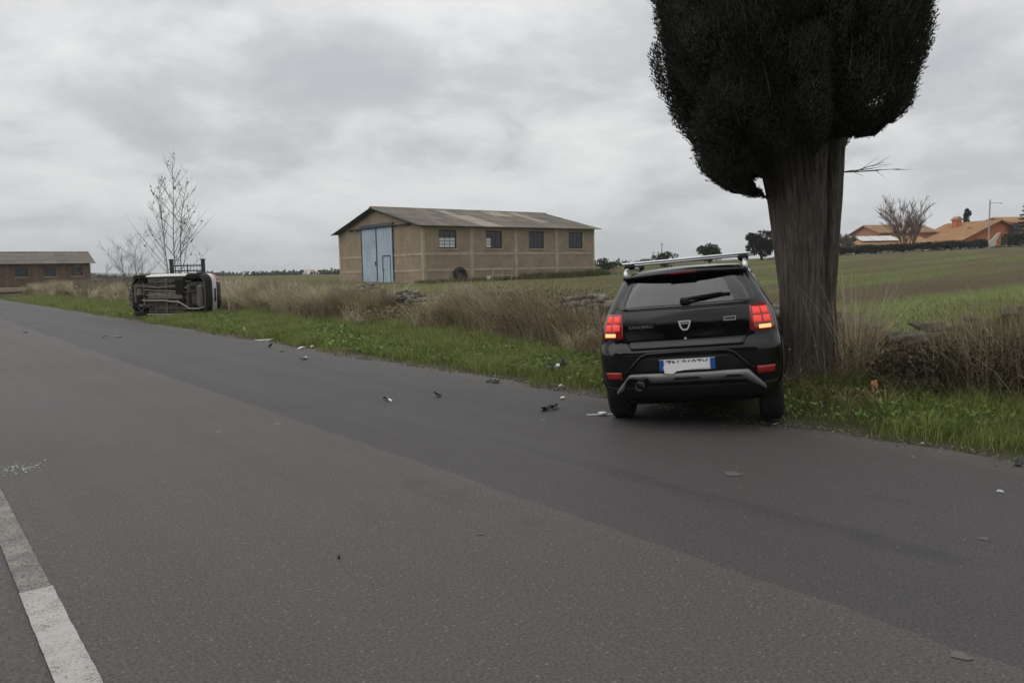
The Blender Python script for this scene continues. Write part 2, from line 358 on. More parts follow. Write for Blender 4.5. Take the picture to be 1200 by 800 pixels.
M_block = block_material('tufa_blocks', (.262, .208, .150), (.278, .222, .162))
M_block_dark = block_material('dark_tufa_blocks', (.12, .085, .06), (.14, .10, .07))
M_conc = mat('weathered_concrete', (.335, .28, .215), .9, var=.2, scale=1.5, bump=.3, spec=.15)
M_conc_d = mat('dark_concrete', (.14, .105, .075), .9, var=.2, scale=1.5, spec=.15)
M_sheet = mat('fibre_cement_sheet', (.155, .143, .122), .9, var=.22, scale=1.3, bump=.3, spec=.12, dirt=(.11, .10, .08), rnd=.16)
M_sheet_l = mat('pale_fibre_cement', (.27, .25, .21), .9, var=.2, scale=1.3, spec=.12)
M_blue = mat('pale_blue_door_paint', (.34, .41, .49), .55, var=.10, scale=.9, dirt=(.27, .33, .40))
M_bdark = mat('dark_blue_frame', (.045, .06, .085), .6, var=.2)
M_iron = mat('dark_iron', (.03, .032, .035), .6, var=.3, metal=.3)
M_wdark = mat('dark_window_glass', (.03, .034, .04), .15, var=.3, spec=.5)
M_wpale = mat('sky_bright_pane', (.50, .52, .53), .4, var=.12)  # pale colour stands in for sky brightness in the barn panes
M_timber = mat('grey_timber', (.11, .085, .06), .85, var=.3, scale=4, bump=.3)
def wall_panel(mb, length, height, openings, place, th=.3):
    """wall in its own plane with real openings; place(u, w, z) -> local point, w 0 outside, th inside"""
    us = sorted(set([0, length]+[q for o in openings for q in o[:2]])); zs = sorted(set([0, height]+[q for o in openings for q in o[2:]]))
    for a, b in zip(us, us[1:]):
        for c, d in zip(zs, zs[1:]):
            if any(o[0] <= (a+b)/2 <= o[1] and o[2] <= (c+d)/2 <= o[3] for o in openings): continue
            P = [place(a, w, c) for w in (0, th)]+[place(b, w, c) for w in (0, th)]+[place(b, w, d) for w in (0, th)]+[place(a, w, d) for w in (0, th)]
            mb.add(P, [(0, 2, 4, 6), (1, 7, 5, 3), (0, 1, 3, 2), (2, 3, 5, 4), (4, 5, 7, 6), (6, 7, 1, 0)])
def sheet_mesh(w, l, waves=5, amp=.03, th=.02):
    n = waves*2; vs = []; 
    for j, dz in ((0, 0), (1, 0), (0, -th), (1, -th)):
        vs += [(w*i/n, l*j, dz+amp*(1 if i % 2 else -1)) for i in range(n+1)]
    m = n+1; f = [(i, i+1, m+i+1, m+i) for i in range(n)]+[(2*m+i+1, 2*m+i, 3*m+i, 3*m+i+1) for i in range(n)]
    f += [(i+1, i, 2*m+i, 2*m+i+1) for i in range(n)]+[(m+i, m+i+1, 3*m+i+1, 3*m+i) for i in range(n)]+[(0, m, 3*m, 2*m), (m-1, 3*m-1+0, 4*m-1, 2*m-1)][:1]
    mb = MB(); mb.add(vs, f); return mb
def window(root, u, z, w, h, place, nx, nz, panes, wallmat):
    """steel window: frame, bars, panes one by one, sill; place(u, w, z)"""
    fr = MB()
    def bar(mb, u0, u1, z0, z1, w0=.06, w1=.14):
        P = [place(u0, a, z0) for a in (w0, w1)]+[place(u1, a, z0) for a in (w0, w1)]+[place(u1, a, z1) for a in (w0, w1)]+[place(u0, a, z1) for a in (w0, w1)]
        mb.add(P, [(0, 2, 4, 6), (1, 7, 5, 3), (0, 1, 3, 2), (2, 3, 5, 4), (4, 5, 7, 6), (6, 7, 1, 0)])
    f = .08
    bar(fr, u, u+f, z, z+h); bar(fr, u+w-f, u+w, z, z+h); bar(fr, u+f, u+w-f, z, z+f); bar(fr, u+f, u+w-f, z+h-f, z+h)
    fo = fr.build('window', M_iron, root)
    iw, ih = (w-2*f)/nx, (h-2*f)/nz
    bb = MB()
    for i in range(1, nx): bar(bb, u+f+i*iw-.02, u+f+i*iw+.02, z+f, z+h-f, .075, .115)
    for j in range(1, nz): bar(bb, u+f, u+w-f, z+f+j*ih-.018, z+f+j*ih+.018, .08, .11)
    bb.build('glazing_bar', M_iron, fo)
    for i in range(nx):
        for j in range(nz):
            q = MB(); bar(q, u+f+i*iw+.02, u+f+(i+1)*iw-.02, z+f+j*ih+.018, z+f+(j+1)*ih-.018, .09, .10); q.build('pane', M_wpale if panes(i, j) else M_wdark, fo)
    s = MB(); bar(s, u-.08, u+w+.08, z-.1, z-.002, -.07, .2); s.build('sill', M_conc, fo)
def farm_building(name, label, loc, ang, L, Wd, H, Rz, cat, dark=False, door=None, wins=(), bays=4, bands=(), sheets=18, group=None, nxz=(3, 5), pale=lambda k: (lambda i, j: False), pale_sheets=()):
    root = empty(name, loc, ang, label, cat, group); Mb = M_block_dark if dark else M_block; Mc = M_conc_d if dark else M_conc
    wl = MB(); front = lambda u, w, z: (u, w, z); gab = lambda u, w, z: (w, u, z); gab2 = lambda u, w, z: (L-w, u, z); back = lambda u, w, z: (u, Wd-w, z)
    wall_panel(wl, L, H, [(u, u+w, z, z+h) for u, z, w, h in wins], front); wall_panel(wl, L, H, [], back)
    go = [(door[0], door[1], 0, door[2])] if door else []
    Hd = max(H, door[2]) if door else H
    e = .302
    def gp(u, w, z): return gab(u, w, z)
    # gable ends (between the long walls), with the triangle above
    g0 = [(door[0], door[1], 0, min(door[2], H))] if door else []
    wall_panel(wl, Wd-2*e, H, [(a-e, b-e, c, d) for a, b, c, d in g0], lambda u, w, z: (w, u+e, z)); wall_panel(wl, Wd-2*e, H, [], lambda u, w, z: (L-w, u+e, z))
    wl.build('wall', Mb, root)
    for side in (0, 1):
        g = MB(); x0, x1 = ((0, .3), (L-.3, L))[side]
        if door and side == 0 and door[2] > H:
            sl = (Rz-H)/(Wd/2); za, zb = H+sl*door[0], H+sl*(Wd-door[1]); dt = door[2]
            g.prism([(e, H+.002), (door[0], H+.002), (door[0], za-.03), (e, H+sl*e-.03)], x0, x1, 'x')
            g.prism([(door[1], H+.002), (Wd-e, H+.002), (Wd-e, H+sl*e-.03), (door[1], zb-.03)], x0, x1, 'x')
            g.prism([(door[0]+.001, dt), (door[1]-.001, dt), (door[1]-.001, zb-.03), (Wd/2, Rz-.03), (door[0]+.001, za-.03)], x0, x1, 'x')
        else: g.prism([(e, H+.002), (Wd-e, H+.002), (Wd/2, Rz-.04)], x0, x1, 'x')
        g.build('gable', Mb, root)
    for i in range(bays+1):
        u = i*L/bays; a = max(-.03, u-.18); b = min(L+.03, u+.18)
        q = MB(); q.b2((a, -.035, 0), (b, -.003, H)); q.build('pilaster', Mc, root)
    for y in (0, Wd): q = MB(); q.b2((-.033, max(-.03, y-.25), 0), (-.003, min(Wd+.03, y+.25), H)); q.build('pilaster', Mc, root)
    for z in bands:
        for i in range(bays):
            q = MB(); q.b2((i*L/bays+.19, -.03, z-.1), ((i+1)*L/bays-.19, -.003, z+.1)); q.build('concrete_band', Mc, root)
        segs = [(.26, Wd-.26)] if not door else [(.26, door[0]-.15), (door[1]+.15, Wd-.26)]
        for a, b in segs: q = MB(); q.b2((-.028, a, z-.1), (-.003, b, z+.1)); q.build('concrete_band', Mc, root)
    for k, (u, z, w, h) in enumerate(wins): window(root, u, z, w, h, front, nxz[0], nxz[1], pale(k), Mb)
    # roof: corrugated sheets, one by one
    oh = .55; rise = Rz-H; sl = math.hypot(Wd/2, rise); ang_r = math.atan2(rise, Wd/2); ov = .5; rows = 3
    tot = sl+ov; rl = tot/rows; cw = (L+2*oh)/sheets
    me = sheet_mesh(cw*1.02, rl*1.05).mesh('roof_sheet', M_sheet); mep = me.copy(); mep.materials.clear(); mep.materials.append(M_sheet_l)
    rf = MB(); 
    for y in (Wd*.02, Wd*.25, Wd*.75, Wd*.98): zz_ = H+rise*(1-abs(y-Wd/2)/(Wd/2)); rf.box((L/2, y, zz_-.03), (L+.6, .1, .14))
    rfo = rf.build('roof_frame', M_timber, root)
    for sd_ in (0, 1):
        for r in range(rows):
            for c in range(sheets):
                d = -ov+r*rl; yy = d*math.cos(ang_r); z = H+d*math.sin(ang_r)+.10+r*.018+.004*(c % 2)
                o = link('roof_sheet', mep if (sd_, r, c) in pale_sheets else me, rfo)
                if sd_ == 0: o.location = (-oh+c*cw, yy, z); o.rotation_euler = (ang_r+random.uniform(-.006, .006), 0, 0)
                else: o.location = (-oh+(c+1)*cw, Wd-yy, z); o.rotation_euler = (ang_r+random.uniform(-.006, .006), 0, math.pi)
    q = MB(); q.prism([(Wd/2-.28, Rz+.10), (Wd/2, Rz+.23), (Wd/2+.28, Rz+.10), (Wd/2+.28, Rz+.06), (Wd/2, Rz+.18), (Wd/2-.28, Rz+.06)], -oh, L+oh, 'x'); q.build('ridge_cap', M_sheet, rfo)
    for y0, z0, y1, z1 in ((-.45, H-.02, Wd/2, Rz+.08), (Wd+.45, H-.02, Wd/2, Rz+.08)):
        q = MB(); q.tube([(-oh+.03, y0, z0-.03), (-oh+.03, y1, z1-.03)], .07, 4); q.build('barge_board', M_iron, rfo)
    return root
BARN_A = math.atan2(11, 14.45)
BZ = float(ground_z(-6.75, 60))-.02
barn = farm_building('barn', 'tan block barn with grey corrugated roof and tall pale blue doors', (-6.75, 60, BZ), BARN_A, 18.16, 15.1, 5.15-BZ, 6.95-BZ, 'barn', door=(4.8, 10.3, 4.72), bays=4,
    wins=[(b*4.54+1.45, 2.72, 1.65, 1.45) for b in range(4)], bands=(2.3, 1.02), sheets=19, nxz=(3, 5),
    pale=lambda k: (lambda i, j: (k == 0 and j < 3) or (k == 1 and j < 3 and i == 0)), pale_sheets={(0, 0, 6), (0, 0, 7), (0, 1, 6), (0, 1, 7), (0, 2, 6), (0, 2, 11), (0, 2, 12), (0, 1, 14), (0, 2, 14)})
# doors of the barn: two leaves, one with a wicket, hung from a rail
df = MB(); df.b2((-.10, 4.66, 0), (-.002, 4.80, 4.78)); df.b2((-.10, 10.3, 0), (-.002, 10.44, 4.78)); df.b2((-.14, 4.5, 4.8), (-.002, 10.6, 5.02)); df.build('door_frame', M_bdark, barn)
dr = MB(); dr.tube([(-.2, 1.8, 4.72), (-.2, 12.6, 4.72)], .055, 6); [dr.b2((-.24, y-.05, 4.6), (-.003, y+.05, 4.78)) for y in (2, 4.2, 11, 12.4)]; dr.build('sliding_rail', M_iron, barn)
for a, b in ((4.84, 7.53), (7.61, 10.26)):
    q = MB(); q.b2((-.07, a, .1), (.0, b, 4.66)); leaf = q.build('door_leaf', M_blue, barn)
    rb = MB()
    for i in range(1, 6): y = a+(b-a)*i/6; rb.b2((-.085, y-.015, .12), (-.068, y+.015, 4.64))
    rb.build('door_rib', M_blue, leaf)
    if a < 5:
        w = MB()
        w.b2((-.10, 5.15, .12), (-.072, 5.25, 2.35)); w.b2((-.10, 6.45, .12), (-.072, 6.55, 2.35)); w.b2((-.10, 5.25, 2.25), (-.072, 6.45, 2.35)); w.build('wicket_frame', M_bdark, leaf)
        h = MB(); h.b2((-.13, 6.2, 1.1), (-.072, 6.36, 1.16)); h.build('handle', M_iron, leaf)
    else: h = MB(); h.b2((-.13, 7.75, 1.5), (-.072, 7.83, 1.9)); h.build('handle', M_iron, leaf)
q = MB(); q.b2((-.115, 7.50, .05), (-.072, 7.64, 4.7)); q.build('meeting_strip', M_bdark, barn)
shed = farm_building('farm_shed', 'long low dark brown block shed with a tan sheet roof', (-47.9-.8*24, 88-.6*24, .78), math.atan2(.6, .8), 24, 8.4, 2.55, 3.75, 'shed', dark=True,
    wins=[(b*2.67+.75, 1.1, 1.15, .9) for b in range(9)], bays=9, sheets=20, nxz=(2, 2))
for o in shed.children_recursive:
    if o.name.startswith('roof_sheet'): pass
# ================================================================== villa group on the rise at the right
M_tile = mat('terracotta_tiles', (.36, .215, .115), .85, var=.22, scale=1.2, bump=.6, bscale=6, spec=.1, dirt=(.29, .19, .11))
M_tile2 = mat('faded_tiles', (.29, .185, .11), .85, var=.25, scale=1.1, bump=.6, bscale=6, spec=.1)
M_orange = mat('orange_render', (.46, .165, .07), .9, var=.12, scale=.6, spec=.1)
M_pink = mat('pink_render', (.36, .19, .13), .9, var=.12, scale=.6, spec=.1)
M_whiter = mat('white_render', (.62, .6, .57), .9, var=.1, scale=.6, spec=.1)
M_solar = mat('pale_roof_glass', (.52, .50, .48), .25, var=.1, spec=.5)
def house(name, label, loc, rz, w, d, hw, hr, ridge, mw, mt, wins=(), extra=None, over=.5):
    """w along x, d along y; ridge 'x' or 'y'; z from 0"""
    root = empty(name, loc, rz, label, 'house')
    q = MB()
    if ridge == 'x': q.prism([(0, -.6), (d, -.6), (d, hw), (d/2, hr-.12), (0, hw)], 0, w, 'x')
    else: q.prism([(0, -.6), (w, -.6), (w, hw), (w/2, hr-.12), (0, hw)], 0, d, 'y')
    q.build('wall', mw, root)
    span = d if ridge == 'x' else w; sl = (hr-hw)/(span/2); r = MB(); th = .16
    for sgn in (0, 1):
        a = (-over, hw-over*sl); b = (span/2, hr)
        pl = [a, b, (b[0], b[1]-th), (a[0], a[1]-th)]
        if sgn: pl = [(span-p, z) for p, z in pl]
        r.prism(pl, -over, (w if ridge == 'x' else d)+over, 'x' if ridge == 'x' else 'y')
    ro = r.build('roof', mt, root)
    # tile courses as low ridges running down the slope
    t = MB(); n = int(((w if ridge == 'x' else d)+2*over)/.55)
    for k in range(n):
        c = -over+.2+k*.55
        for sgn in (0, 1):
            pa, pb = (-over+.02, hw-over*sl+.012), (span/2-.02, hr+.005)
            if sgn: pa, pb = (span-pa[0], pa[1]), (span-pb[0], pb[1])
            A, B = ((c, pa[0], pa[1]), (c, pb[0], pb[1])) if ridge == 'x' else ((pa[0], c, pa[1]), (pb[0], c, pb[1]))
            t.tube([A, B], .10, 5, False)
    to = t.build('tile_row', mt, ro); to['kind'] = 'stuff'
    for (side, u, z, ww, hh) in wins:
        P = (lambda a, o_, zz: (a, -o_, zz)) if side == 'f' else (lambda a, o_, zz: (-o_, a, zz))
        f = MB(); c = [(u, z), (u+ww, z), (u+ww, z+hh), (u, z+hh)]
        for (p, q_), (p2, q2) in zip(c, c[1:]+c[:1]):
            lo = (min(p, p2)-.06, min(q_, q2)-.06); hi = (max(p, p2)+.06, max(q_, q2)+.06); A = P(lo[0], .0, lo[1]); B = P(hi[0], .07, hi[1]); f.b2(A, B)
        fo = f.build('window', M_whiter, root)
        g = MB(); A = P(u+.06, .01, z+.06); B = P(u+ww-.06, .03, z+hh-.06); g.b2(A, B); g.build('pane', M_wdark, fo)
    if extra: extra(root, ro)
    return root
def gz(x, y): return float(ground_z(x, y))
def low_extra(root, ro):
    for k in range(3):
        q = MB(); sl = math.atan2(1.25, 4.5); q.box((3.0+k*2.35, 2.0, 2.95), (2.2, 3.4, .07), Matrix.Rotation(sl, 3, 'X')); q.build('roof_glass', M_solar, ro)
    q = MB(); q.b2((6.0, -3.2, 1.15), (11.5, -.55, 1.35)); q.build('porch_roof', M_tile2, root)
    for x in (6.2, 8.7, 11.2): p = MB(); p.b2((x-.12, -3.0, -.6), (x+.12, -2.76, 1.15)); p.build('porch_post', M_timber, root)
house('low_house', 'low house with pale glass panels on its tan roof', (58.0, 131, 2.75), R(4), 14, 9, 2.05, 3.3, 'x', M_whiter, M_tile, wins=[('f', 1.2, .4, 1.2, 1.2), ('f', 4, .4, 1.2, 1.2)], extra=low_extra)
def mid_extra(root, ro):
    q = MB(); q.box((6.5, 1.6, 4.75), (4.6, 2.2, .06), Matrix.Rotation(R(14), 3, 'X')); q.build('roof_glass', M_solar, ro)
    q = MB(); q.b2((-.4, -3.0, 1.7), (9.4, -.1, 1.9)); q.build('veranda_roof', M_tile2, root)
house('brown_house', 'pinkish brown house behind the bare round tree', (66.0, 138, 2.8), R(8), 11, 9, 4.2, 5.6, 'x', M_pink, M_tile2, wins=[('f', 2, 2.2, 1.3, 1.4), ('f', 6, 2.2, 1.3, 1.4)], extra=mid_extra)
def main_extra(root, ro):
    q = MB(); q.b2((4.6, 6.5, 4.6), (5.7, 7.6, 6.05)); ch = q.build('chimney', M_orange, ro); c = MB(); c.b2((4.45, 6.35, 6.05), (5.85, 7.75, 6.2)); c.prism([(4.5, 6.35), (5.15, 6.8), (5.8, 6.35), (5.8, 6.22), (4.5, 6.22)], 6.4, 7.7, 'y'); c.build('chimney_cap', M_tile, ch)
    q = MB(); q.b2((3.6, 2.6, 3.6), (4.1, 3.1, 4.65)); q.build('flue', M_tile2, ro)
house('orange_house', 'orange gabled house with broad terracotta roof and brick chimney', (76.2, 130, 2.65), R(13), 14, 11, 2.75, 5.75, 'y', M_orange, M_tile, extra=main_extra, over=.7)
def tall_extra(root, ro):
    for z, x0 in ((2.3, .4), (4.1, 1.6)):
        q = MB(); q.b2((x0, -1.8, z), (9, -.02, z+.18)); b = q.build('balcony', M_whiter, root); r = MB(); r.b2((x0, -1.8, z+.18), (9, -1.66, z+.95)); r.build('parapet', M_pink, b)
    q = MB(); q.b2((-.6, -.7, 1.2), (.6, -.02, 4.8)); q.build('stair_bay', M_wdark, root)
house('tall_house', 'taller pink house with stacked balconies beside the dark conifer', (85.6, 131.5, 2.65), R(6), 12, 9, 5.35, 6.35, 'x', M_pink, M_tile, wins=[('f', 2.4, 2.8, 1.3, 1.4), ('f', 5.5, 2.8, 1.3, 1.4), ('f', 2.6, 4.4, 1.2, .8)], extra=tall_extra)
# utility pole with arm, pale slab
pz = gz(75, 121.5)
root = empty('utility_pole', (75.2, 121.5, pz-.1), 0, 'slim grey utility pole with a short arm before the orange house', 'pole')
q = MB(); q.tube([(0, 0, 0), (0, 0, 7.6)], [.14, .09], 8); q.build('pole', mat('pole_grey', (.30, .29, .27), .8, var=.15), root)
q = MB(); q.tube([(0, 0, 7.1), (1.6, 0, 7.05)], .035, 6); q.build('arm', M_iron, root)
q = MB(); q.box((1.75, 0, 7.02), (.45, .2, .1), bev=.03); q.build('lamp_head', M_conc, root)
q = MB(); q.add([(-.9, 0, 0), (.55, 0, 0), (.5, .1, 1.0), (1.25, .2, 2.45), (.75, .2, 2.3), (.0, .1, 1.5), (-.75, .1, .95)], [(0, 1, 2, 5, 6), (2, 3, 4, 5)]); q.add([(x, y+.25, z) for x, y, z in q.v[:7]], [(0, 6, 5, 2, 1), (2, 5, 4, 3)])
n7 = [(0, 1), (1, 2), (2, 3), (3, 4), (4, 5), (5, 6), (6, 0)]; q.f += [(a, b, b+7, a+7) for a, b in n7]
tag(q.build('broken_slab', mat('pale_slab', (.42, .38, .34), .9, var=.15), loc=(75.4, 120.6, gz(75.4, 120.6)-.05)), 'pale broken slab leaning at the foot of the utility pole', 'slab')
# tractor tyre and old frame by the barn wall
M_rub = mat('tyre_rubber', (.022, .021, .020), .85, var=.3, scale=6, bump=.3, spec=.25)
bx_ = Vector((math.cos(BARN_A), math.sin(BARN_A), 0)); by_ = Vector((-math.sin(BARN_A), math.cos(BARN_A), 0))
def barn_pt(u, v): p = Vector((-6.75, 60, 0))+bx_*u+by_*v; p.z = gz(p.x, p.y); return p
def tyre_prof(w, r0, r1): return [(-w*.42, r0), (-w*.5, r0+.25*(r1-r0)), (-w*.5, r1-.25*(r1-r0)), (-w*.4, r1-.03*r1), (-w*.2, r1), (w*.2, r1), (w*.4, r1-.03*r1), (w*.5, r1-.25*(r1-r0)), (w*.5, r0+.25*(r1-r0)), (w*.42, r0)]
tyre = empty('tractor_tyre', barn_pt(3.2, -.45), 0, 'old black tractor tyre leaning against the barn wall', 'tyre'); tyre.rotation_euler = (0, R(12), BARN_A-math.pi/2+math.pi)
q = MB(); pr = tyre_prof(.34, .30, .58); q.lathe_x(pr+[pr[0]], 28, (0, 0, .58)); q.build('tyre', M_rub, tyre, True)
for k in range(14):
    a = 2*math.pi*k/14
    for s_ in (-1, 1):
        q = MB(); q.box((s_*.085, .59*math.cos(a+s_*.11), .58+.59*math.sin(a+s_*.11)), (.15, .06, .05), Matrix.Rotation(a-math.pi/2, 3, 'X')); q.build('lug', M_rub, tyre)
fp = barn_pt(6.6, -1.3); fr = empty('metal_frame', fp, BARN_A, 'pale rusty tube frame standing in the grass by the barn', 'frame'); M_rust = mat('pale_rusty_paint', (.38, .30, .22), .8, var=.3, scale=8)
for x in (-.95, 0, .95):
    q = MB(); q.tube([(x, 0, -.05), (x+.1, 0, .95)], .03, 6); q.build('upright', M_rust, fr)
for z in (.45, .93): q = MB(); q.tube([(-.9+.1*z, 0, z), (1.05, 0, z)], .028, 6); q.build('rail', M_rust, fr)
q = MB(); q.tube([(-.9, .5, -.05), (-.85, 0, .9)], .025, 6); q.tube([(1.0, .5, -.05), (1.04, 0, .9)], .025, 6); q.build('brace', M_rust, fr)
q = MB(); q.tube([(0, 0, -.03), (0, 0, .38)], [.15, .2], 12); q.tube([(0, 0, .38), (0, 0, .40)], [.215, .215], 12); tag(q.build('bucket', M_whiter, loc=barn_pt(5.3, -1.25)), 'white plastic bucket in the grass beside the rusty tube frame', 'bucket')
# gate behind the overturned car
gr = empty('iron_gate', (-19.3, 44.0, gz(-19, 44)), R(6), 'dark iron gate between two square posts beyond the overturned car', 'gate')
GH = 2.53-gz(-19, 44)
for x in (0, 1.73): q = MB(); q.b2((x-.09, -.09, -.05), (x+.09, .09, GH)); q.box((x, 0, GH+.02), (.22, .22, .06)); q.build('post', M_iron, gr)
for z in (GH-.33, GH-.62, .25): q = MB(); q.b2((.1, -.02, z-.035), (1.63, .02, z+.035)); q.build('rail', M_iron, gr)
for k in range(9): q = MB(); q.tube([(.17+k*.173, 0, .2), (.17+k*.173, 0, GH-.22)], .014 if k != 4 else .035, 6); q.build('bar', M_iron, gr)
fn = empty('wooden_rail_fence', (-31.2, 55.5, gz(-29, 55)-.03), R(3), 'weathered grey rail fence climbing towards the iron gate', 'fence'); M_log = mat('weathered_log', (.15, .125, .10), .9, var=.3, scale=5, bump=.4)
q = MB(); q.box((3.4, 0, 1.28), (7.4, .09, .34), Matrix.Rotation(R(-3.0), 3, 'Y')); q.build('rail', M_log, fn)
q = MB(); q.box((3.1, .12, .85), (6.9, .06, .2), Matrix.Rotation(R(-1.5), 3, 'Y')); q.build('rail', M_log, fn)
for x in (.1, 2.3, 4.6, 6.8): q = MB(); q.b2((x-.08, .01, 0), (x+.08, .09, 1.15+.05*x)); q.build('post', M_log, fn)

# ================================================================== cars
def smooth_interp(xs, ys):
    xs = np.array(xs, float); ys = np.array(ys, float); d = np.diff(ys)/np.diff(xs); m = np.zeros_like(ys)
    m[0], m[-1] = d[0], d[-1]
    for i in range(1, len(xs)-1): m[i] = 0 if d[i-1]*d[i] <= 0 else 2*d[i-1]*d[i]/(d[i-1]+d[i])
    def f(x):
        x = min(max(x, xs[0]), xs[-1]); i = min(max(int(np.searchsorted(xs, x))-1, 0), len(xs)-2); h = xs[i+1]-xs[i]; t = (x-xs[i])/h
        return float((1+2*t)*(1-t)**2*ys[i]+t*(1-t)**2*h*m[i]+t*t*(3-2*t)*ys[i+1]+t*t*(t-1)*h*m[i+1])
    return f
class Shell:
    """car body surface P(v, z): v 0 rear centre, 1 corner starts, 2 flank, 3 front corner, 5 nose; negative v is the left side"""
    def __init__(s, tab, bow=.05, Rr=.26, Ry=.20, Rf=.45, Rfy=.30):
        z = [r[0] for r in tab]; s.w = smooth_interp(z, [r[1] for r in tab]); s.r = smooth_interp(z, [r[2] for r in tab]); s.f = smooth_interp(z, [r[3] for r in tab])
        s.bow, s.Rr, s.Ry, s.Rf, s.Rfy = bow, Rr, Ry, Rf, Rfy
    def P(s, v, z):
        sg = -1 if v < 0 else 1; a = abs(v); w, r, f = s.w(z), s.r(z), s.f(z); k = min(1, w/.8); Rr, Rf = s.Rr*k, s.Rf*k
        if a <= 1: x = a*(w-Rr); y = r+s.bow*(x/w)**2
        elif a <= 2: th = (a-1)*math.pi/2; x = w-Rr+Rr*math.sin(th); y = r+s.bow*(x/w)**2+s.Ry*(1-math.cos(th))
        else:
            y0, y1 = r+s.bow+s.Ry, f-.10-s.Rfy
            if a <= 3: t = a-2; x = w+.015*math.sin(math.pi*t); y = y0+(y1-y0)*t
            elif a <= 4: th = (a-3)*math.pi/2; x = w-Rf*(1-math.cos(th)); y = y1+s.Rfy*math.sin(th)
            else: t = a-4; x = (w-Rf)*(1-t); y = y1+s.Rfy+.10*(1-(1-t)**2)
        return Vector((sg*x, y, z))
    def n(s, v, z):
        e = .004; a = s.P(v+e, z)-s.P(v-e, z); b = s.P(v, z+e)-s.P(v, z-e); q = a.cross(b); return q.normalized() if q.length else Vector((0, -1, 0))
    def vx(s, x, z):
        w = s.w(z); Rr = s.Rr*min(1, w/.8); a = abs(x); sg = -1 if x < 0 else 1
        return sg*(a/(w-Rr) if a <= w-Rr else 1+math.asin(min(1, (a-w+Rr)/Rr))/(math.pi/2))
    def vy(s, y, z):           # flank coordinate for a given y
        y0, y1 = s.r(z)+s.bow+s.Ry, s.f(z)-.10-s.Rfy; return 2+(y-y0)/(y1-y0)
    def body(s, zs, hole, mat_, name, parent, roof=True):
        vs_ = list(np.linspace(0, 1, 14))+list(np.linspace(1, 2, 12))[1:]+list(np.linspace(2, 3, 64))[1:]+list(np.linspace(3, 4, 9))[1:]+list(np.linspace(4, 5, 9))[1:]
        full = vs_+[-v for v in vs_[-2:0:-1]]; m = len(full); q = MB()
        q.v = [tuple(s.P(v, z)) for z in zs for v in full]
        for j in range(len(zs)-1):
            for i in range(m):
                i2 = (i+1) % m; v1, v2 = full[i], full[i2]; vm = (v1+v2)/2 if abs(v1-v2) < 2 else 4.95
                if i2 == 0: vm = -abs(v1)/2
                zm = (zs[j]+zs[j+1])/2
                if hole(vm, zm, s.P(vm, zm)): continue
                q.f.append((j*m+i, j*m+i2, (j+1)*m+i2, (j+1)*m+i))
        if roof:
            b = (len(zs)-1)*m; c = len(q.v); top = [Vector(p) for p in q.v[b:b+m]]; cen = sum(top, Vector())/m
            prev = b
            for fr_, dz in ((.8, .012), (.5, .026), (.2, .032)):
                st_ = len(q.v); q.v += [tuple(cen+(p-cen)*fr_+Vector((0, 0, dz))) for p in top]
                q.f += [(prev+i, prev+(i+1) % m, st_+(i+1) % m, st_+i) for i in range(m)]; prev = st_
            q.f.append(tuple(prev+i for i in range(m)))
        return q.build(name, mat_, parent, True)
    def patch(s, rows, nc, off, mat_, name, parent, th=.012, smooth=True):
        """sheet that follows the body; rows (z, v_left, v_right), raised by off, with a rim of thickness th"""
        q = MB(); nr = len(rows)
        def pt(v, z, o): return tuple(s.P(v, z)+s.n(v, z)*o)
        for o in (off, off-th):
            for z, a, b in rows: q.v += [pt(a+(b-a)*i/nc, z, o) for i in range(nc+1)]
        m = nc+1; B = nr*m
        for j in range(nr-1):
            for i in range(nc): a = j*m+i; q.f += [(a, a+1, a+m+1, a+m), (B+a, B+a+m, B+a+m+1, B+a+1)]
        bd = [i for i in range(m)]+[j*m+nc for j in range(1, nr)]+[(nr-1)*m+i for i in range(nc-1, -1, -1)]+[j*m for j in range(nr-2, 0, -1)]
        for a, b in zip(bd, bd[1:]+bd[:1]): q.f.append((b, a, B+a, B+b))
        return q.build(name, mat_, parent, smooth)
def rows_from(poly_l, poly_r, z0, z1, n, to_v):
    zs = np.linspace(z0, z1, n); return [(z, to_v(poly_l(z), z), to_v(poly_r(z), z)) for z in zs]
def wheel(parent, c, rt, rr, w, out, mt, mr, mh, spokes=6):
    q = MB(); pr = tyre_prof(w, rr, rt); q.lathe_x(pr+[pr[0]], 40, c); ty = None
    root = q.build('wheel', mt, parent, True)
    tr = MB()
    for k in range(44):
        a = 2*math.pi*k/44
        for s_ in (-1, 0, 1): tr.box((c[0]+s_*w*.25, c[1]+(rt+.002)*math.cos(a+.03*s_), c[2]+(rt+.002)*math.sin(a+.03*s_)), (w*.2, .03, .012), Matrix.Rotation(a-math.pi/2, 3, 'X'))
    tr.build('tread', mt, root)
    d = MB(); o = out*w*.36; d.lathe_x([(o*.2, rr*1.02), (o, rr*1.02), (o, rr*.9), (o*.5, rr*.86), (o*.4, .03), (o*.4, .001)], 28, c); d.lathe_x([(-o, rr*1.02), (-o*.3, rr*.95), (-o*.3, .001)], 28, c); d.build('rim', mr, root, True)
    sp_ = MB()
    for k in range(spokes):
        a = 2*math.pi*k/spokes; sp_.box((c[0]+o*.8, c[1]+rr*.48*math.cos(a), c[2]+rr*.48*math.sin(a)), (.03, .07, rr*.85), Matrix.Rotation(a-math.pi/2, 3, 'X'))
    sp_.build('spoke', mh, root)
    return root
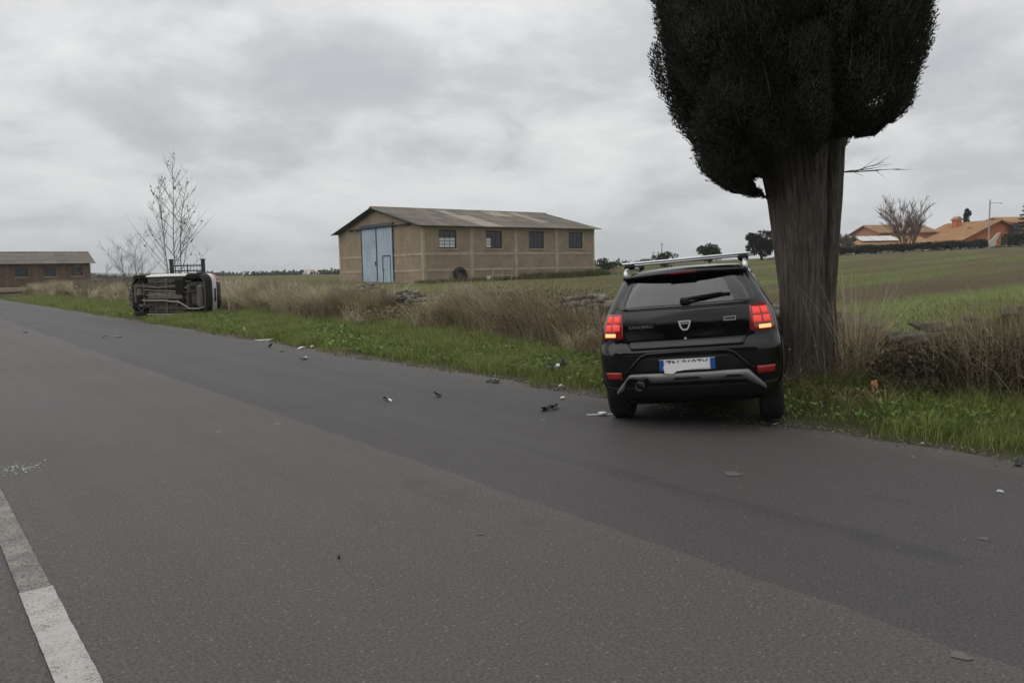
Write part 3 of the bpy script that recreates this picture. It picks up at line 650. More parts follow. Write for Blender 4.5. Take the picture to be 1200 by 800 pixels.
def text_mesh(body, size, depth, mat_):
    cu = bpy.data.curves.new('lettering', 'FONT'); cu.body = body; cu.size = size; cu.extrude = depth; cu.align_x = 'CENTER'; cu.align_y = 'CENTER'
    ob = bpy.data.objects.new('lettering', cu); me = bpy.data.meshes.new_from_object(ob)
    bpy.data.objects.remove(ob); me.materials.clear(); me.materials.append(mat_); return me
M_black = mat('black_car_paint', (.004, .0041, .0045), .12, var=.15, scale=3, spec=.42, coat=.0, dirt=(.007, .0068, .0065))
M_blackpl = mat('black_bumper_plastic', (.012, .0117, .0115), .6, var=.3, scale=8, spec=.2, dirt=(.018, .017, .016))
M_seal = mat('black_glass_border', (.008, .008, .009), .12, var=.1, spec=.5)
M_silver = mat('satin_silver', (.21, .205, .20), .48, var=.18, scale=6, metal=.4)
M_chrome = mat('bright_chrome', (.55, .56, .57), .35, var=.05, metal=.25)
M_alu = mat('brushed_aluminium', (.55, .56, .57), .35, var=.08, metal=.8)
M_rear_glass = glass_mat('tinted_rear_glass', (.40, .42, .435), .03, .03); M_glass = glass_mat('car_glass', (.78, .82, .82))
M_redlit = mat('lit_red_lens', (.5, .02, .015), .25, var=.1, emit=(1.0, .10, .075), estr=.50)
M_redlens = mat('dark_red_lens', (.16, .012, .012), .15, var=.15, spec=.5, coat=.5, emit=(1, .03, .02), estr=.035)
M_amber = mat('lit_amber_lens', (.7, .3, .1), .25, var=.1, emit=(1.0, .50, .20), estr=1.1)
M_redref = mat('red_reflector', (.30, .02, .018), .25, var=.2, spec=.5)
M_plate = mat('white_plate', (.78, .78, .77), .4, var=.04); M_pblue = mat('plate_blue', (.02, .09, .32), .4, var=.1); M_ink = mat('plate_ink', (.02, .02, .022), .5)
M_seat = mat('dark_seat_cloth', (.02, .02, .022), .9, var=.2)
M_dark = mat('underbody_black', (.012, .011, .010), .9, var=.3, spec=.15)

def black_car():
    CX = Vector((1.925, 7.98, 0)); head = R(-17.0)
    root = empty('crashed_hatchback', CX, 0, 'black hatchback with lit tail lamps, stopped against the cypress trunk', 'car')
    sh = Shell([(.20, .70, -.46, 3.15), (.30, .79, -.60, 3.30), (.40, .845, -.655, 3.36), (.50, .866, -.685, 3.38), (.62, .874, -.70, 3.40), (.72, .874, -.70, 3.40), (.79, .868, -.675, 3.38), (.84, .862, -.645, 3.34), (.90, .856, -.64, 3.25), (.96, .846, -.635, 3.0),
                (1.0, .838, -.628, 2.5), (1.04, .828, -.618, 2.25), (1.10, .805, -.60, 2.08), (1.16, .772, -.575, 1.94), (1.25, .728, -.52, 1.72), (1.35, .676, -.455, 1.46), (1.43, .632, -.395, 1.25), (1.48, .596, -.35, 1.12), (1.515, .54, -.29, 1.02)])
    tilt = Matrix.Rotation(head, 4, 'Z') @ Matrix.Rotation(R(-4.2), 4, 'Y') @ Matrix.Rotation(R(.5), 4, 'X')
    root.matrix_world = Matrix.Translation(CX+Vector((0, 0, .062))) @ tilt
    vx = sh.vx
    # rear window half-width by height (in x), with rounded lower corners
    def gx(z):
        k = (z-1.15)/(1.465-1.15); hw = .680-.12*k
        c = .09; 
        if z < 1.15+c*.8: hw -= c*(1-math.sqrt(max(0, 1-((1.15+c*.8-z)/(c*.8))**2)))
        return hw
    wheels_y = (0, 2.59)
    def hole(v, z, p):
        a = abs(v)
        if a < 2 and 1.175 < z < 1.45 and abs(p.x) < gx(z)-.035: return True
        if 2.16 < a < 2.93 and 1.09 < z < 1.42 and not abs(a-2.52) < .02: return True
        if a > 3.45 and 1.09 < z < 1.46: return True
        if a >= 1.6 and any((p.y-wy)**2+(p.z-.33)**2 < .385**2 for wy in wheels_y): return True
        return False
    zs = sorted(set([round(float(q), 3) for q in np.arange(.20, 1.511, .022)]))+[1.515]
    body = sh.body(zs, hole, M_black, 'body', root)
    # floor and wheel wells
    q = MB(); q.b2((-.56, -.42, .19), (.56, 3.0, .27)); q.b2((-.72, .45, .185), (.72, 2.1, .28)); q.build('floor_pan', M_dark, root)
    for wy in wheels_y:
        for s_ in (-1, 1):
            q = MB(); n = 14
            pts = [(wy+.40*math.cos(math.pi*k/n), .30+.40*math.sin(math.pi*k/n)) for k in range(n+1)]
            q.v = [(s_*.56, y, z) for y, z in pts]+[(s_*.82, y, z) for y, z in pts]; q.f = [(k, k+1, n+2+k, n+1+k) for k in range(n)]+[tuple(range(n+1))]
            q.build('wheel_liner', M_dark, root)
            # arch cladding
            c = MB(); n = 26; m_ = 4
            for k in range(n+1):
                t = math.pi*(-.06+1.12*k/n)
                for rr_, oo in ((.365, -.03), (.365, .020), (.40, .026), (.455, .012)):
                    y, z = wy+rr_*math.cos(t), .33+rr_*math.sin(t); z = max(z, .215); a = sh.vy(y, z)
                    if a < 2: # wraps onto the rear corner
                        a = max(a, 1.35)
                        best = min(np.linspace(1.0, 2.0, 60), key=lambda vv: abs(sh.P(vv, z).y-y)); a = float(best)
                    p = sh.P(s_*a, z)+sh.n(s_*a, z)*oo*(1); c.v.append(tuple(p))
            c.f = [(k*m_+j, k*m_+j+1, (k+1)*m_+j+1, (k+1)*m_+j) for k in range(n) for j in range(m_-1)]
            c.build('arch_cladding', M_blackpl, root, True)
    for s_ in (-1, 1):
        for wy in wheels_y: wheel(root, (s_*.755, wy, .318 if s_ < 0 else .25), .322, .20, .235, s_, M_rub, M_iron, M_silver)
    q = MB(); q.tube([(-.7, 0, .30), (.7, 0, .30)], .05, 8); q.build('rear_axle', M_dark, root)
    # rear window, black border, tailgate line
    zz_ = np.linspace(1.15, 1.465, 16)
    sh.patch([(z, vx(-gx(z), z), vx(gx(z), z)) for z in zz_], 24, .004, M_rear_glass, 'rear_window', root, .004)
    for s_ in (-1, 1):
        sh.patch([(z, vx(s_*gx(z), z), vx(s_*(gx(z)-.085), z)) for z in zz_] if s_ < 0 else [(z, vx(gx(z)-.05, z), vx(gx(z), z)) for z in zz_], 5, .006, M_seal, 'window_border', root, .006)
    sh.patch([(z, vx(-gx(z)+.05, z), vx(gx(z)-.05, z)) for z in np.linspace(1.15, 1.18, 4)], 20, .006, M_seal, 'window_border', root, .006)
    sh.patch([(z, vx(-gx(z)+.05, z), vx(gx(z)-.05, z)) for z in np.linspace(1.45, 1.465, 3)], 20, .006, M_seal, 'window_border', root, .006)
    # D-pillar gloss trim on the flank and side glass
    sh.patch([(z, 2.14, 2.94) for z in np.linspace(1.075, 1.435, 8)], 16, .003, M_glass, 'side_window', root, .004)
    sh.patch([(z, -2.94, -2.14) for z in np.linspace(1.075, 1.435, 8)], 16, .003, M_glass, 'side_window', root, .004)
    sh.patch([(z, 3.4, 5) for z in np.linspace(1.075, 1.47, 8)], 12, .003, M_glass, 'windscreen', root, .004)
    sh.patch([(z, -5, -3.4) for z in np.linspace(1.075, 1.47, 8)], 12, .003, M_glass, 'windscreen', root, .004)
    # tailgate panel below the window: proud by a few millimetres, with a shut line
    def tg(z): return .62 if z > .93 else .62-.10*sm(np.array(.93-z), 0, .2)
    sh.patch([(z, vx(-float(tg(z)), z), vx(float(tg(z)), z)) for z in np.linspace(.765, 1.138, 18)], 30, .010, M_black, 'tailgate', root, .02)
    # roof spoiler
    q = MB(); n = 20
    for k in range(n+1):
        x = -.60+1.20*k/n; e = (x/.60)**2; zc = 1.502-.018*e; yb = -.47+.12*e
        q.v += [(x, yb+.28, zc+.03-.03*e), (x, yb, zc-.004), (x, yb+.01, zc-.034), (x, yb+.14, zc-.044)]
    q.f = [(k*4+j, k*4+j+1, k*4+5+j, k*4+4+j) for k in range(n) for j in range(3)]+[(0, 1, 2, 3), tuple(n*4+j for j in (3, 2, 1, 0))]
    sp_o = q.build('roof_spoiler', M_black, root, True)
    q = MB(); q.b2((-.13, -.475, 1.478), (.13, -.46, 1.490)); q.build('brake_light', M_redlens, sp_o)
    # wiper
    def onb(x, z, o): v = vx(x, z); return sh.P(v, z)+sh.n(v, z)*o
    q = MB(); q.tube([onb(.02, 1.205, .045), onb(.20, 1.225, .045), onb(.36, 1.245, .035)], [.016, .012, .009], 6); wi = q.build('rear_wiper', M_blackpl, root)
    q = MB(); q.tube([onb(x, 1.222+.05*(x-.03), .022) for x in (.0, .15, .3, .44)], .010, 5); q.build('blade', M_blackpl, wi)
    q = MB(); q.box(onb(.015, 1.195, .03), (.10, .05, .07), bev=.02); q.build('wiper_pivot', M_blackpl, wi)
    # tail lamps: housing, four lit cells, amber indicator
    for s_ in (-1, 1):
        def lv(z): return (vx(.60+.02*(1.13-z), z), 1.62)
        rw = lambda z0, z1, f0, f1, n: [(z, *(sorted((s_*(lv(z)[0]+(lv(z)[1]-lv(z)[0])*f0), s_*(lv(z)[0]+(lv(z)[1]-lv(z)[0])*f1))))) for z in np.linspace(z0, z1, n)]
        lamp = sh.patch(rw(.880, 1.122, 0, 1, 8), 14, .016, M_redlens, 'tail_lamp', root, .03)
        for a, b in ((.12, .43), (.51, .82)):
            for z0, z1 in ((1.035, 1.098), (.960, 1.020)): sh.patch(rw(z0, z1, a, b, 4), 6, .022, M_redlit, 'lit_cell', lamp, .010)
        sh.patch(rw(.900, .935, .30, .80, 4), 8, .022, M_amber, 'indicator', lamp, .010)
        # reflector in the bumper
        sh.patch([(z, *sorted((vx(s_*.64, z), vx(s_*(.79+.25*(z-.50)), z)))) for z in np.linspace(.485, .555, 4)], 6, .010, M_redref, 'reflector', root, .015)
    # bumper: lower valance, plate recess rim, silver skid trim
    sh.patch([(z, -1.75, 1.75) for z in np.linspace(.255, .40, 6)], 40, .006, M_blackpl, 'bumper_valance', root, .015)
    rim = MB()
    pts = [onb(x, z, .012) for x, z in [(-.60, .535), (-.52, .62), (-.44, .70), (-.38, .725), (0, .733), (.38, .725), (.44, .70), (.52, .62), (.60, .535)]]
    rim.tube(pts, .013, 6); rim.build('bumper_crease', M_black, root, True)
    sh.patch([(z, vx(-.44-.22*(.68-z)/.16, z), vx(.44+.22*(.68-z)/.16, z)) for z in np.linspace(.53, .69, 6)], 20, .004, M_blackpl, 'plate_recess', root, .01)
    # skid trim: silver band whose ends turn down
    def band(f0, f1, z_hi, z_lo, name, off=.024):
        rows = []
        for k in range(6):
            t = k/5; rows.append((z_lo+(z_hi-z_lo)*t, f0, f1))
        return sh.patch([(z, vx(a, z), vx(b, z)) for z, a, b in rows], 16, off, M_silver, name, root, .035)
    sk = MB(); prof = []
    for k in range(41):
        x = -.70+1.4*k/40; ax = abs(x)
        top = .535 if ax < .56 else .535-(ax-.56)*1.15
        bot = .450 if ax < .53 else .450-(ax-.53)*.65
        if -.60 < x < -.36: bot = .495
        bot = min(bot, top-.02) 
        for z, o in ((top, .002), (top-.004, .030), ((top+bot)/2, .036), (bot, .030), (bot, -.01)):
            p = onb(x, z, o); sk.v.append(tuple(p))
    sk.f = [(k*5+j, k*5+j+1, k*5+6+j, k*5+5+j) for k in range(40) for j in range(4)]+[(0, 1, 2, 3, 4), tuple(205-1-j for j in range(5))]
    ska = sk.build('skid_trim', M_silver, root, True)
    for x0, x1 in ((-.14, .12), (.34, .50)):
        q = MB()
        for x, z in ((x0, .478), (x1, .478), (x1-.02, .497), (x0+.02, .497)): q.v.append(tuple(onb(x, z, .042)))
        for x, z in ((x0, .478), (x1, .478), (x1-.02, .497), (x0+.02, .497)): q.v.append(tuple(onb(x, z, .03)))
        q.f = [(0, 1, 2, 3), (4, 7, 6, 5), (0, 4, 5, 1), (1, 5, 6, 2), (2, 6, 7, 3), (3, 7, 4, 0)]; q.build('trim_slot', M_blackpl, ska)
    q = MB(); pr = [(.0, .038), (.0, .045), (-.16, .045), (-.16, .038), (.0, .038)]
    q.tube([(-.47, -.72, .415), (-.47, -.5, .42), (-.45, -.2, .36)], .043, 14, False); q.tube([(-.47, -.70, .415), (-.47, -.5, .42)], .036, 14, False); q.build('exhaust_pipe', M_alu, root, True)
    # number plate with two blue bands; lower part pale and blank
    pl = link('number_plate', MB().box((0, 0, 0), (.52, .012, .11)).mesh('number_plate', M_plate), root); pc = onb(0, .612, .02); pl.location = pc; pl.rotation_euler = (R(4), 0, 0)
    for x in (-.24, .24): q = MB(); q.box((x, -.0075, 0), (.045, .004, .108)); q.build('blue_band', M_pblue, pl)
    tm = link('lettering', text_mesh('ZN 0607X', .105, .0012, M_ink), pl, (0, -.008, .006), (math.pi/2, 0, 0), (.86, 1.0, 1))
    q = MB()
    po = [(-.215, -.075), (-.14, -.085), (-.10, -.06), (.04, -.045), (.205, -.042), (.205, .020), (.0, .022), (-.18, .016), (-.225, -.01)]
    q.prism(po, -.0135, -.0105, 'y'); q.build('blank_cover', mat('plain_white', (.9, .9, .9), .5, var=.02, emit=(1, 1, 1), estr=.0), pl)
    # badge (shield), lettering, key lock, side badge
    q = MB(); b0 = onb(0, .98, .014)
    outer = [(-.062, .045), (.062, .045), (.045, -.02), (.022, -.05), (-.022, -.05), (-.045, -.02)]; inner = [(-.043, .030), (.043, .030), (.030, -.018), (.014, -.036), (-.014, -.036), (-.030, -.018)]
    bad = empty('badge'); bad.parent = root; bad.location = b0; bad.rotation_euler = (R(-4), 0, 0)
    for y0, y1 in ((-.012, .004),):
        n = 6; q.v = [(p, y, z) for y in (y0, y1) for p, z in outer]+[(p, y, z) for y in (y0, y1) for p, z in inner]
        for k in range(n):
            k2 = (k+1) % n; q.f += [(k, k2, 12+k2, 12+k), (k, 6+k, 6+k2, k2), (12+k, 12+k2, 18+k2, 18+k)]
    q.build('emblem', M_chrome, bad); q = MB(); q.prism([(p*1.02, z*1.02) for p, z in inner], -.002, .003, 'y'); q.build('emblem_field', M_seal, bad)
    q = MB(); q.b2((-.05, -.012, .012), (.03, -.004, .02)); q.build('emblem_bar', M_chrome, bad)
    q = MB(); p = onb(.0, .855, .012); q.tube([p, p+Vector((0, -.012, 0))], .012, 10); q.build('key_lock', M_chrome, root)
    p = onb(-.42, .985, .0135); link('lettering', text_mesh('SANDERO', .046, .002, mat('dull_badge_silver', (.20, .20, .205), .4, metal=.3)), root, p, (math.pi/2+R(-2), 0, R(-3)), (1.15, .85, 1))
    p = onb(.42, 1.015, .014); nb = empty('name_badge', p); nb.parent = root; nb.rotation_euler = (R(-4), 0, R(3))
    q = MB()
    for a, b in (((-.055, .014), (.055, .019)), ((-.055, -.019), (.055, -.014)), ((-.055, -.014), (-.050, .014)), ((.050, -.014), (.055, .014))): q.b2((a[0], -.006, a[1]), (b[0], .004, b[1]))
    q.build('badge_frame', M_chrome, nb); link('lettering', text_mesh('STEPWAY', .021, .001, M_silver), nb, (0, -.004, 0), (math.pi/2, 0, 0))
    # roof rails and two cross bars
    for s_ in (-1, 1):
        q = MB(); xr = s_*.59
        q.tube([(xr, -.22, 1.455), (xr, -.20, 1.525), (xr, -.12, 1.552), (xr*.99, .35, 1.565), (xr*.99, .85, 1.552), (xr, .98, 1.515), (xr, 1.0, 1.45)], [.03, .026, .021, .02, .02, .024, .03], 8); q.build('roof_rail', M_alu, root, True)
    for y, ex in ((.02, .66), (.78, .69)):
        zb_ = 1.618 if y < .5 else 1.600
        q = MB(); q.box((0, y, zb_), (2*ex, .075, .026), bev=.01); cb = q.build('cross_bar', M_alu, root)
        for s_ in (-1, 1):
            q = MB(); q.box((s_*.575, y, zb_-.033), (.11, .12, .055), bev=.02); q.build('bar_foot', M_blackpl, cb)
            q = MB(); q.box((s_*(ex+.006), y, zb_), (.014, .08, .034), bev=.005); q.build('bar_cap', M_blackpl, cb)
    # whip aerial and mirrors
    for s_ in (-1,):
        q = MB(); q.box((s_*.90, 1.62, 1.06), (.20, .12, .15), bev=.045); q.tube([(s_*.78, 1.64, 1.02), (s_*.86, 1.62, 1.03)], .03, 6); q.build('door_mirror', M_black, root)
        q = MB(); q.tube([sh.P(s_*2.55, .86)+sh.n(s_*2.55, .86)*.03, sh.P(s_*2.48, .86)+sh.n(s_*2.48, .86)*.03], .014, 6); q.build('door_handle', M_blackpl, root)
    # seats seen through the glass
    q = MB(); q.box((0, .42, .93), (1.18, .16, .42), Matrix.Rotation(R(-12), 3, 'X'), bev=.05); rs = q.build('rear_seat', M_seat, root)
    for x in (.32, -.32): q = MB(); q.box((x, .38, 1.20), (.26, .10, .14), bev=.04); q.build('headrest', M_seat, rs)
    for x in (.36, -.36):
        q = MB(); q.box((x, 1.22, .92), (.48, .16, .55), Matrix.Rotation(R(-12), 3, 'X'), bev=.06); fs = q.build('front_seat', M_seat, root); q = MB(); q.box((x, 1.14, 1.27), (.27, .10, .17), bev=.04); q.build('headrest', M_seat, fs)
    q = MB(); q.box((0, 2.0, .95), (1.3, .35, .16), bev=.05); q.build('dashboard', M_seat, root)
    # head lamps and grille (front, hidden from the road)
    for s_ in (-1, 1): sh.patch([(z, *sorted((s_*3.45, s_*4.2))) for z in np.linspace(.70, .86, 4)], 8, .01, M_alu, 'head_lamp', root, .02)
    sh.patch([(z, 4.3, 5) for z in np.linspace(.5, .72, 4)], 6, .008, M_blackpl, 'grille', root, .015); sh.patch([(z, -5, -4.3) for z in np.linspace(.5, .72, 4)], 6, .008, M_blackpl, 'grille', root, .015)
    return root
black_car()

M_white = mat('white_car_paint', (.56, .555, .54), .35, var=.12, scale=2.5, coat=.3, dirt=(.33, .31, .28))
M_floor = mat('dirty_floor_pan', (.052, .046, .038), .85, var=.45, scale=5, bump=.4, dirt=(.075, .064, .048))
M_floor2 = mat('dusty_steel', (.115, .10, .082), .7, var=.35, scale=7, metal=.25, dirt=(.09, .075, .055))
M_pipe = mat('exhaust_steel', (.26, .235, .195), .6, var=.3, scale=9, metal=.4)
def overturned_car():
    F = Vector((-.975, .22, 0)).normalized(); Zc = Vector((F.y, -F.x, 0)); X = Vector((0, 0, -1))
    M = Matrix(((X.x, F.x, Zc.x, 0), (X.y, F.y, Zc.y, 0), (X.z, F.z, Zc.z, 0), (0, 0, 0, 1)))
    root = empty('overturned_car', (0, 0, 0), 0, 'white small car lying on its side in the verge, underside exposed', 'car')
    gx_, gy_ = -12.1, 29.0
    root.matrix_world = Matrix.Translation((gx_, gy_, gz(gx_, gy_)+.80)) @ Matrix.Rotation(R(2.0), 4, F) @ M
    sh = Shell([(.18, .70, -.52, 2.75), (.28, .77, -.62, 2.86), (.40, .805, -.66, 2.92), (.52, .82, -.68, 2.93), (.66, .822, -.685, 2.92), (.78, .815, -.67, 2.86), (.86, .805, -.655, 2.7), (.93, .79, -.64, 2.35), (1.0, .77, -.62, 2.02), (1.12, .725, -.57, 1.75), (1.25, .665, -.49, 1.48), (1.36, .61, -.41, 1.24), (1.42, .565, -.35, 1.1), (1.45, .5, -.28, 1.0)], Rr=.30, Ry=.26, Rf=.55, Rfy=.5)
    vx = sh.vx; wy_ = (0, 2.3)
    def hole(v, z, p):
        a = abs(v)
        if a < 1.3 and 1.02 < z < 1.34: return True
        if 2.12 < a < 2.93 and 1.0 < z < 1.36 and not abs(a-2.52) < .02: return True
        if a > 3.45 and 1.0 < z < 1.38: return True
        return a >= 1.5 and any((p.y-w)**2+(p.z-.30)**2 < .345**2 for w in wy_)
    zs = [round(float(q), 3) for q in np.arange(.18, 1.45, .024)]+[1.45]
    sh.body(zs, hole, M_white, 'body', root)
    sh.patch([(z, -1.32, 1.32) for z in np.linspace(1.0, 1.36, 8)], 14, .004, M_rear_glass, 'rear_window', root, .005)
    for s_ in (-1, 1): sh.patch([(z, *sorted((s_*2.1, s_*2.94))) for z in np.linspace(.99, 1.37, 8)], 14, .003, M_glass, 'side_window', root, .005)
    for s_ in (-1, 1): sh.patch([(z, *sorted((s_*3.4, s_*5.0))) for z in np.linspace(.99, 1.39, 6)], 10, .003, M_glass, 'windscreen', root, .005)
    sh.patch([(z, -1.9, 1.9) for z in np.linspace(.185, .43, 8)], 40, .014, M_blackpl, 'rear_bumper', root, .03)
    sh.patch([(z, -1.0, 1.0) for z in np.linspace(.70, .98, 6)], 24, .010, M_seal, 'tailgate', root, .02)
    sh.patch([(z, 3.3, 5) for z in np.linspace(.185, .52, 8)], 20, .014, M_blackpl, 'front_bumper', root, .03); sh.patch([(z, -5, -3.3) for z in np.linspace(.185, .52, 8)], 20, .014, M_blackpl, 'front_bumper', root, .03)
    for s_ in (-1, 1): sh.patch([(z, *sorted((vx(s_*.56, z), s_*1.9))) for z in np.linspace(.74, .99, 6)], 8, .014, M_redref, 'tail_lamp', root, .03)
    for s_ in (-1, 1): sh.patch([(z, *sorted((s_*2.06, s_*2.96))) for z in np.linspace(.19, .27, 4)], 20, .01, M_white, 'sill', root, .03)
    pl = MB(); v0 = sh.P(0, .57); pl.box((0, v0.y-.012, .57), (.50, .014, .11)); pl.build('number_plate', M_ink, root)
    # ---- underside
    q = MB(); q.b2((-.66, .38, .17), (.66, 1.92, .22)); q.b2((-.50, -.5, .19), (.50, .378, .235)); q.b2((-.46, 1.922, .2), (.46, 2.7, .25)); q.build('floor_pan', M_floor, root)
    for x in (-.50, -.26, .26, .50):
        q = MB(); q.b2((x-.045, .42, .135), (x+.045, 1.9, .169), bev=.012); q.build('floor_rib', M_floor, root)
    for y in (.62, 1.1, 1.55): q = MB(); q.b2((-.64, y-.04, .12), (.64, y+.04, .134)); q.build('cross_member', M_floor2 if y == 1.1 else M_floor, root)
    q = MB(); q.b2((-.13, .40, .10), (.13, 1.88, .119)); q.build('heat_shield', M_floor2, root)
    q = MB(); q.box((-.30, .50, .145), (.62, .44, .12), bev=.05); q.build('fuel_tank', M_dark, root)
    pts = [(.18, 2.2, .13), (.20, 1.9, .09), (.20, 1.2, .075), (.24, .9, .07), (.26, .55, .07), (.38, .30, .06), (.52, .08, .05), (.52, -.32, .05), (.46, -.52, .09)]
    q = MB(); q.tube(pts, .03, 10); q.build('exhaust_pipe', M_pipe, root, True)
    q = MB(); q.box((.05, -.34, .115), (.86, .22, .15), bev=.06); q.build('muffler', M_floor2, root)
    q = MB(); q.box((-.28, -.05, .17), (.40, .34, .08), bev=.05); q.build('spare_well', M_floor, root)
    q = MB(); q.tube([(-.66, 0, .27), (-.5, .12, .20), (.5, .12, .20), (.66, 0, .27)], .045, 8); q.build('rear_axle', M_dark, root)
    for s_ in (-1, 1):
        q = MB(); q.tube([(s_*.52, .05, .2), (s_*.52, .42, .16)], .035, 8); q.build('trailing_arm', M_floor2, root)
        q = MB(); q.tube([(s_*.34, 2.1, .19), (s_*.66, 2.3, .26)], .035, 8); q.tube([(s_*.34, 2.5, .19), (s_*.66, 2.3, .26)], .03, 8); q.build('wishbone', M_floor2, root)
        q = MB(); q.tube([(s_*.52, .0, .15), (s_*.5, .0, .35)], .055, 10); q.build('coil_spring', M_dark, root)
    q = MB(); q.b2((-.42, 2.03, .13), (.42, 2.15, .20), bev=.03); q.b2((-.42, 2.42, .13), (.42, 2.54, .20), bev=.03); q.b2((-.42, 2.15, .14), (-.32, 2.42, .2)); q.b2((.32, 2.15, .14), (.42, 2.42, .2)); q.build('subframe', M_floor2, root)
    q = MB(); q.box((.12, 2.28, .16), (.36, .24, .14), bev=.05); q.build('oil_sump', M_dark, root); q = MB(); q.tube([(-.28, 2.28, .17), (-.02, 2.28, .17)], [.10, .14], 12); q.build('gearbox', M_floor2, root)
    for k in range(6): q = MB(); q.b2((-.44+k*.15, 2.58, .12), (-.34+k*.15, 2.72, .145)); q.build('undertray_slat', M_floor2, root)
    for w in wy_:
        for s_ in (-1, 1):
            q = MB(); n = 12; p2 = [(w+.36*math.cos(math.pi*k/n), .28+.36*math.sin(math.pi*k/n)) for k in range(n+1)]
            q.v = [(s_*.5, y, z) for y, z in p2]+[(s_*.78, y, z) for y, z in p2]; q.f = [(k, k+1, n+2+k, n+1+k) for k in range(n)]+[tuple(range(n+1))]; q.build('wheel_liner', M_dark, root)
            wheel(root, (s_*.70, w, .275), .275, .175, .165, s_, M_rub, M_iron, M_silver)
    rnd = random.Random(77)
    for k in range(14):
        x, y = rnd.uniform(-.5, .5), rnd.uniform(-.25, 2.5); q = MB(); q.box((x, y, .13+rnd.uniform(-.02, .03)), (rnd.uniform(.06, .22), rnd.uniform(.06, .25), rnd.uniform(.04, .09)), Matrix.Rotation(rnd.uniform(-.3, .3), 3, 'Z'), bev=.02); q.build('bracket', rnd.choice((M_dark, M_floor, M_floor2)), root)
    for k in range(5):
        x = rnd.uniform(-.55, .1); q = MB(); q.tube([(x, 2.1, .11), (x+rnd.uniform(-.1, .1), 1.4, .10), (x+rnd.uniform(-.1, .1), .7, .105), (x+rnd.uniform(-.2, .2), .1, .14)], rnd.uniform(.008, .016), 6); q.build('brake_pipe', rnd.choice((M_dark, M_pipe)), root)
    for s_ in (-1, 1): q = MB(); q.tube([(s_*.44, 2.28, .25), (s_*.62, 2.29, .27)], .03, 8); q.tube([(s_*.5, 2.28, .25), (s_*.56, 2.285, .26)], .05, 8); q.build('drive_shaft', M_dark, root)
    # interior
    q = MB(); q.box((0, .45, .85), (1.1, .16, .5), bev=.05); q.build('rear_seat', M_seat, root)
    return root
overturned_car()

# ================================================================== vegetation helpers
def ribbons(base, az, h, lean, w, nseg, tint, droop=.0, saz=None, curl=1.7):
    """curved tapering blades; base (N,3)"""
    N = len(base); saz = az+math.pi/2+RNG.normal(size=N)*.8 if saz is None else saz
    d = np.stack([np.cos(az), np.sin(az)], 1); sd_ = np.stack([np.cos(saz), np.sin(saz), np.zeros(N)], 1)
    co = np.zeros((N, 2*nseg+1, 3))
    for k in range(nseg+1):
        f = k/nseg; p = base.copy(); p[:, :2] += d*(lean*h*f**curl)[:, None]; p[:, 2] += h*(f-droop*f*f)
        if k < nseg: ww = w*(1-.75*f)/2; co[:, 2*k] = p-sd_*ww[:, None]; co[:, 2*k+1] = p+sd_*ww[:, None]
        else: co[:, 2*k] = p
    m = 2*nseg+1; tr = []
    for k in range(nseg-1): a = 2*k; tr += [(a, a+1, a+3), (a, a+3, a+2)]
    tr.append((2*nseg-2, 2*nseg-1, 2*nseg))
    T = (np.arange(N)[:, None, None]*m+np.array(tr)[None]).reshape(-1, 3)
    return co.reshape(-1, 3), T, np.repeat(tint, m, 0)
def leaves(pos, dirv, ln, w, tint):
    """diamond leaves: 4 points each"""
    N = len(pos); dirv = dirv/np.linalg.norm(dirv, axis=1, keepdims=True); r = RNG.normal(size=(N, 3)); s_ = np.cross(dirv, r); s_ /= np.linalg.norm(s_, axis=1, keepdims=True)+1e-9
    nn = np.cross(dirv, s_)
    co = np.stack([pos, pos+dirv*(ln*.45)[:, None]+s_*(w/2)[:, None]+nn*(w*.12)[:, None], pos+dirv*ln[:, None], pos+dirv*(ln*.45)[:, None]-s_*(w/2)[:, None]+nn*(w*.12)[:, None]], 1).reshape(-1, 3)
    i = np.arange(N)[:, None]*4; T = np.concatenate([i+np.array([[0, 1, 2]]), i+np.array([[0, 2, 3]])]); return co, T, np.repeat(tint, 4, 0)
def join(parts):
    cs, ts, tn = [], [], []; b = 0
    for c, t, n in parts: cs.append(c); ts.append(t+b); tn.append(n); b += len(c)
    return np.concatenate(cs), np.concatenate(ts), np.concatenate(tn)
def pick(cols, N, jit=.18):
    c = np.array(cols)[RNG.integers(0, len(cols), N)]; return np.clip(c*(1+RNG.normal(size=(N, 1))*jit), .004, 1)
M_blade = blade_mat('grass_blades'); M_dryb = blade_mat('dry_stalks', .15, .75, .15); M_leaf = blade_mat('tree_leaves', .2, .65, .2); M_twig = blade_mat('twigs', 0, .85, .1)
M_cyp = blade_mat('cypress_foliage', .05, .85, .08)
M_bark = mat('bark', (.052, .042, .034), .95, var=.35, scale=4, bump=.6, bscale=14, spec=.1)
M_barkg = mat('grey_bark', (.13, .112, .098), .95, var=.3, scale=6, spec=.1)

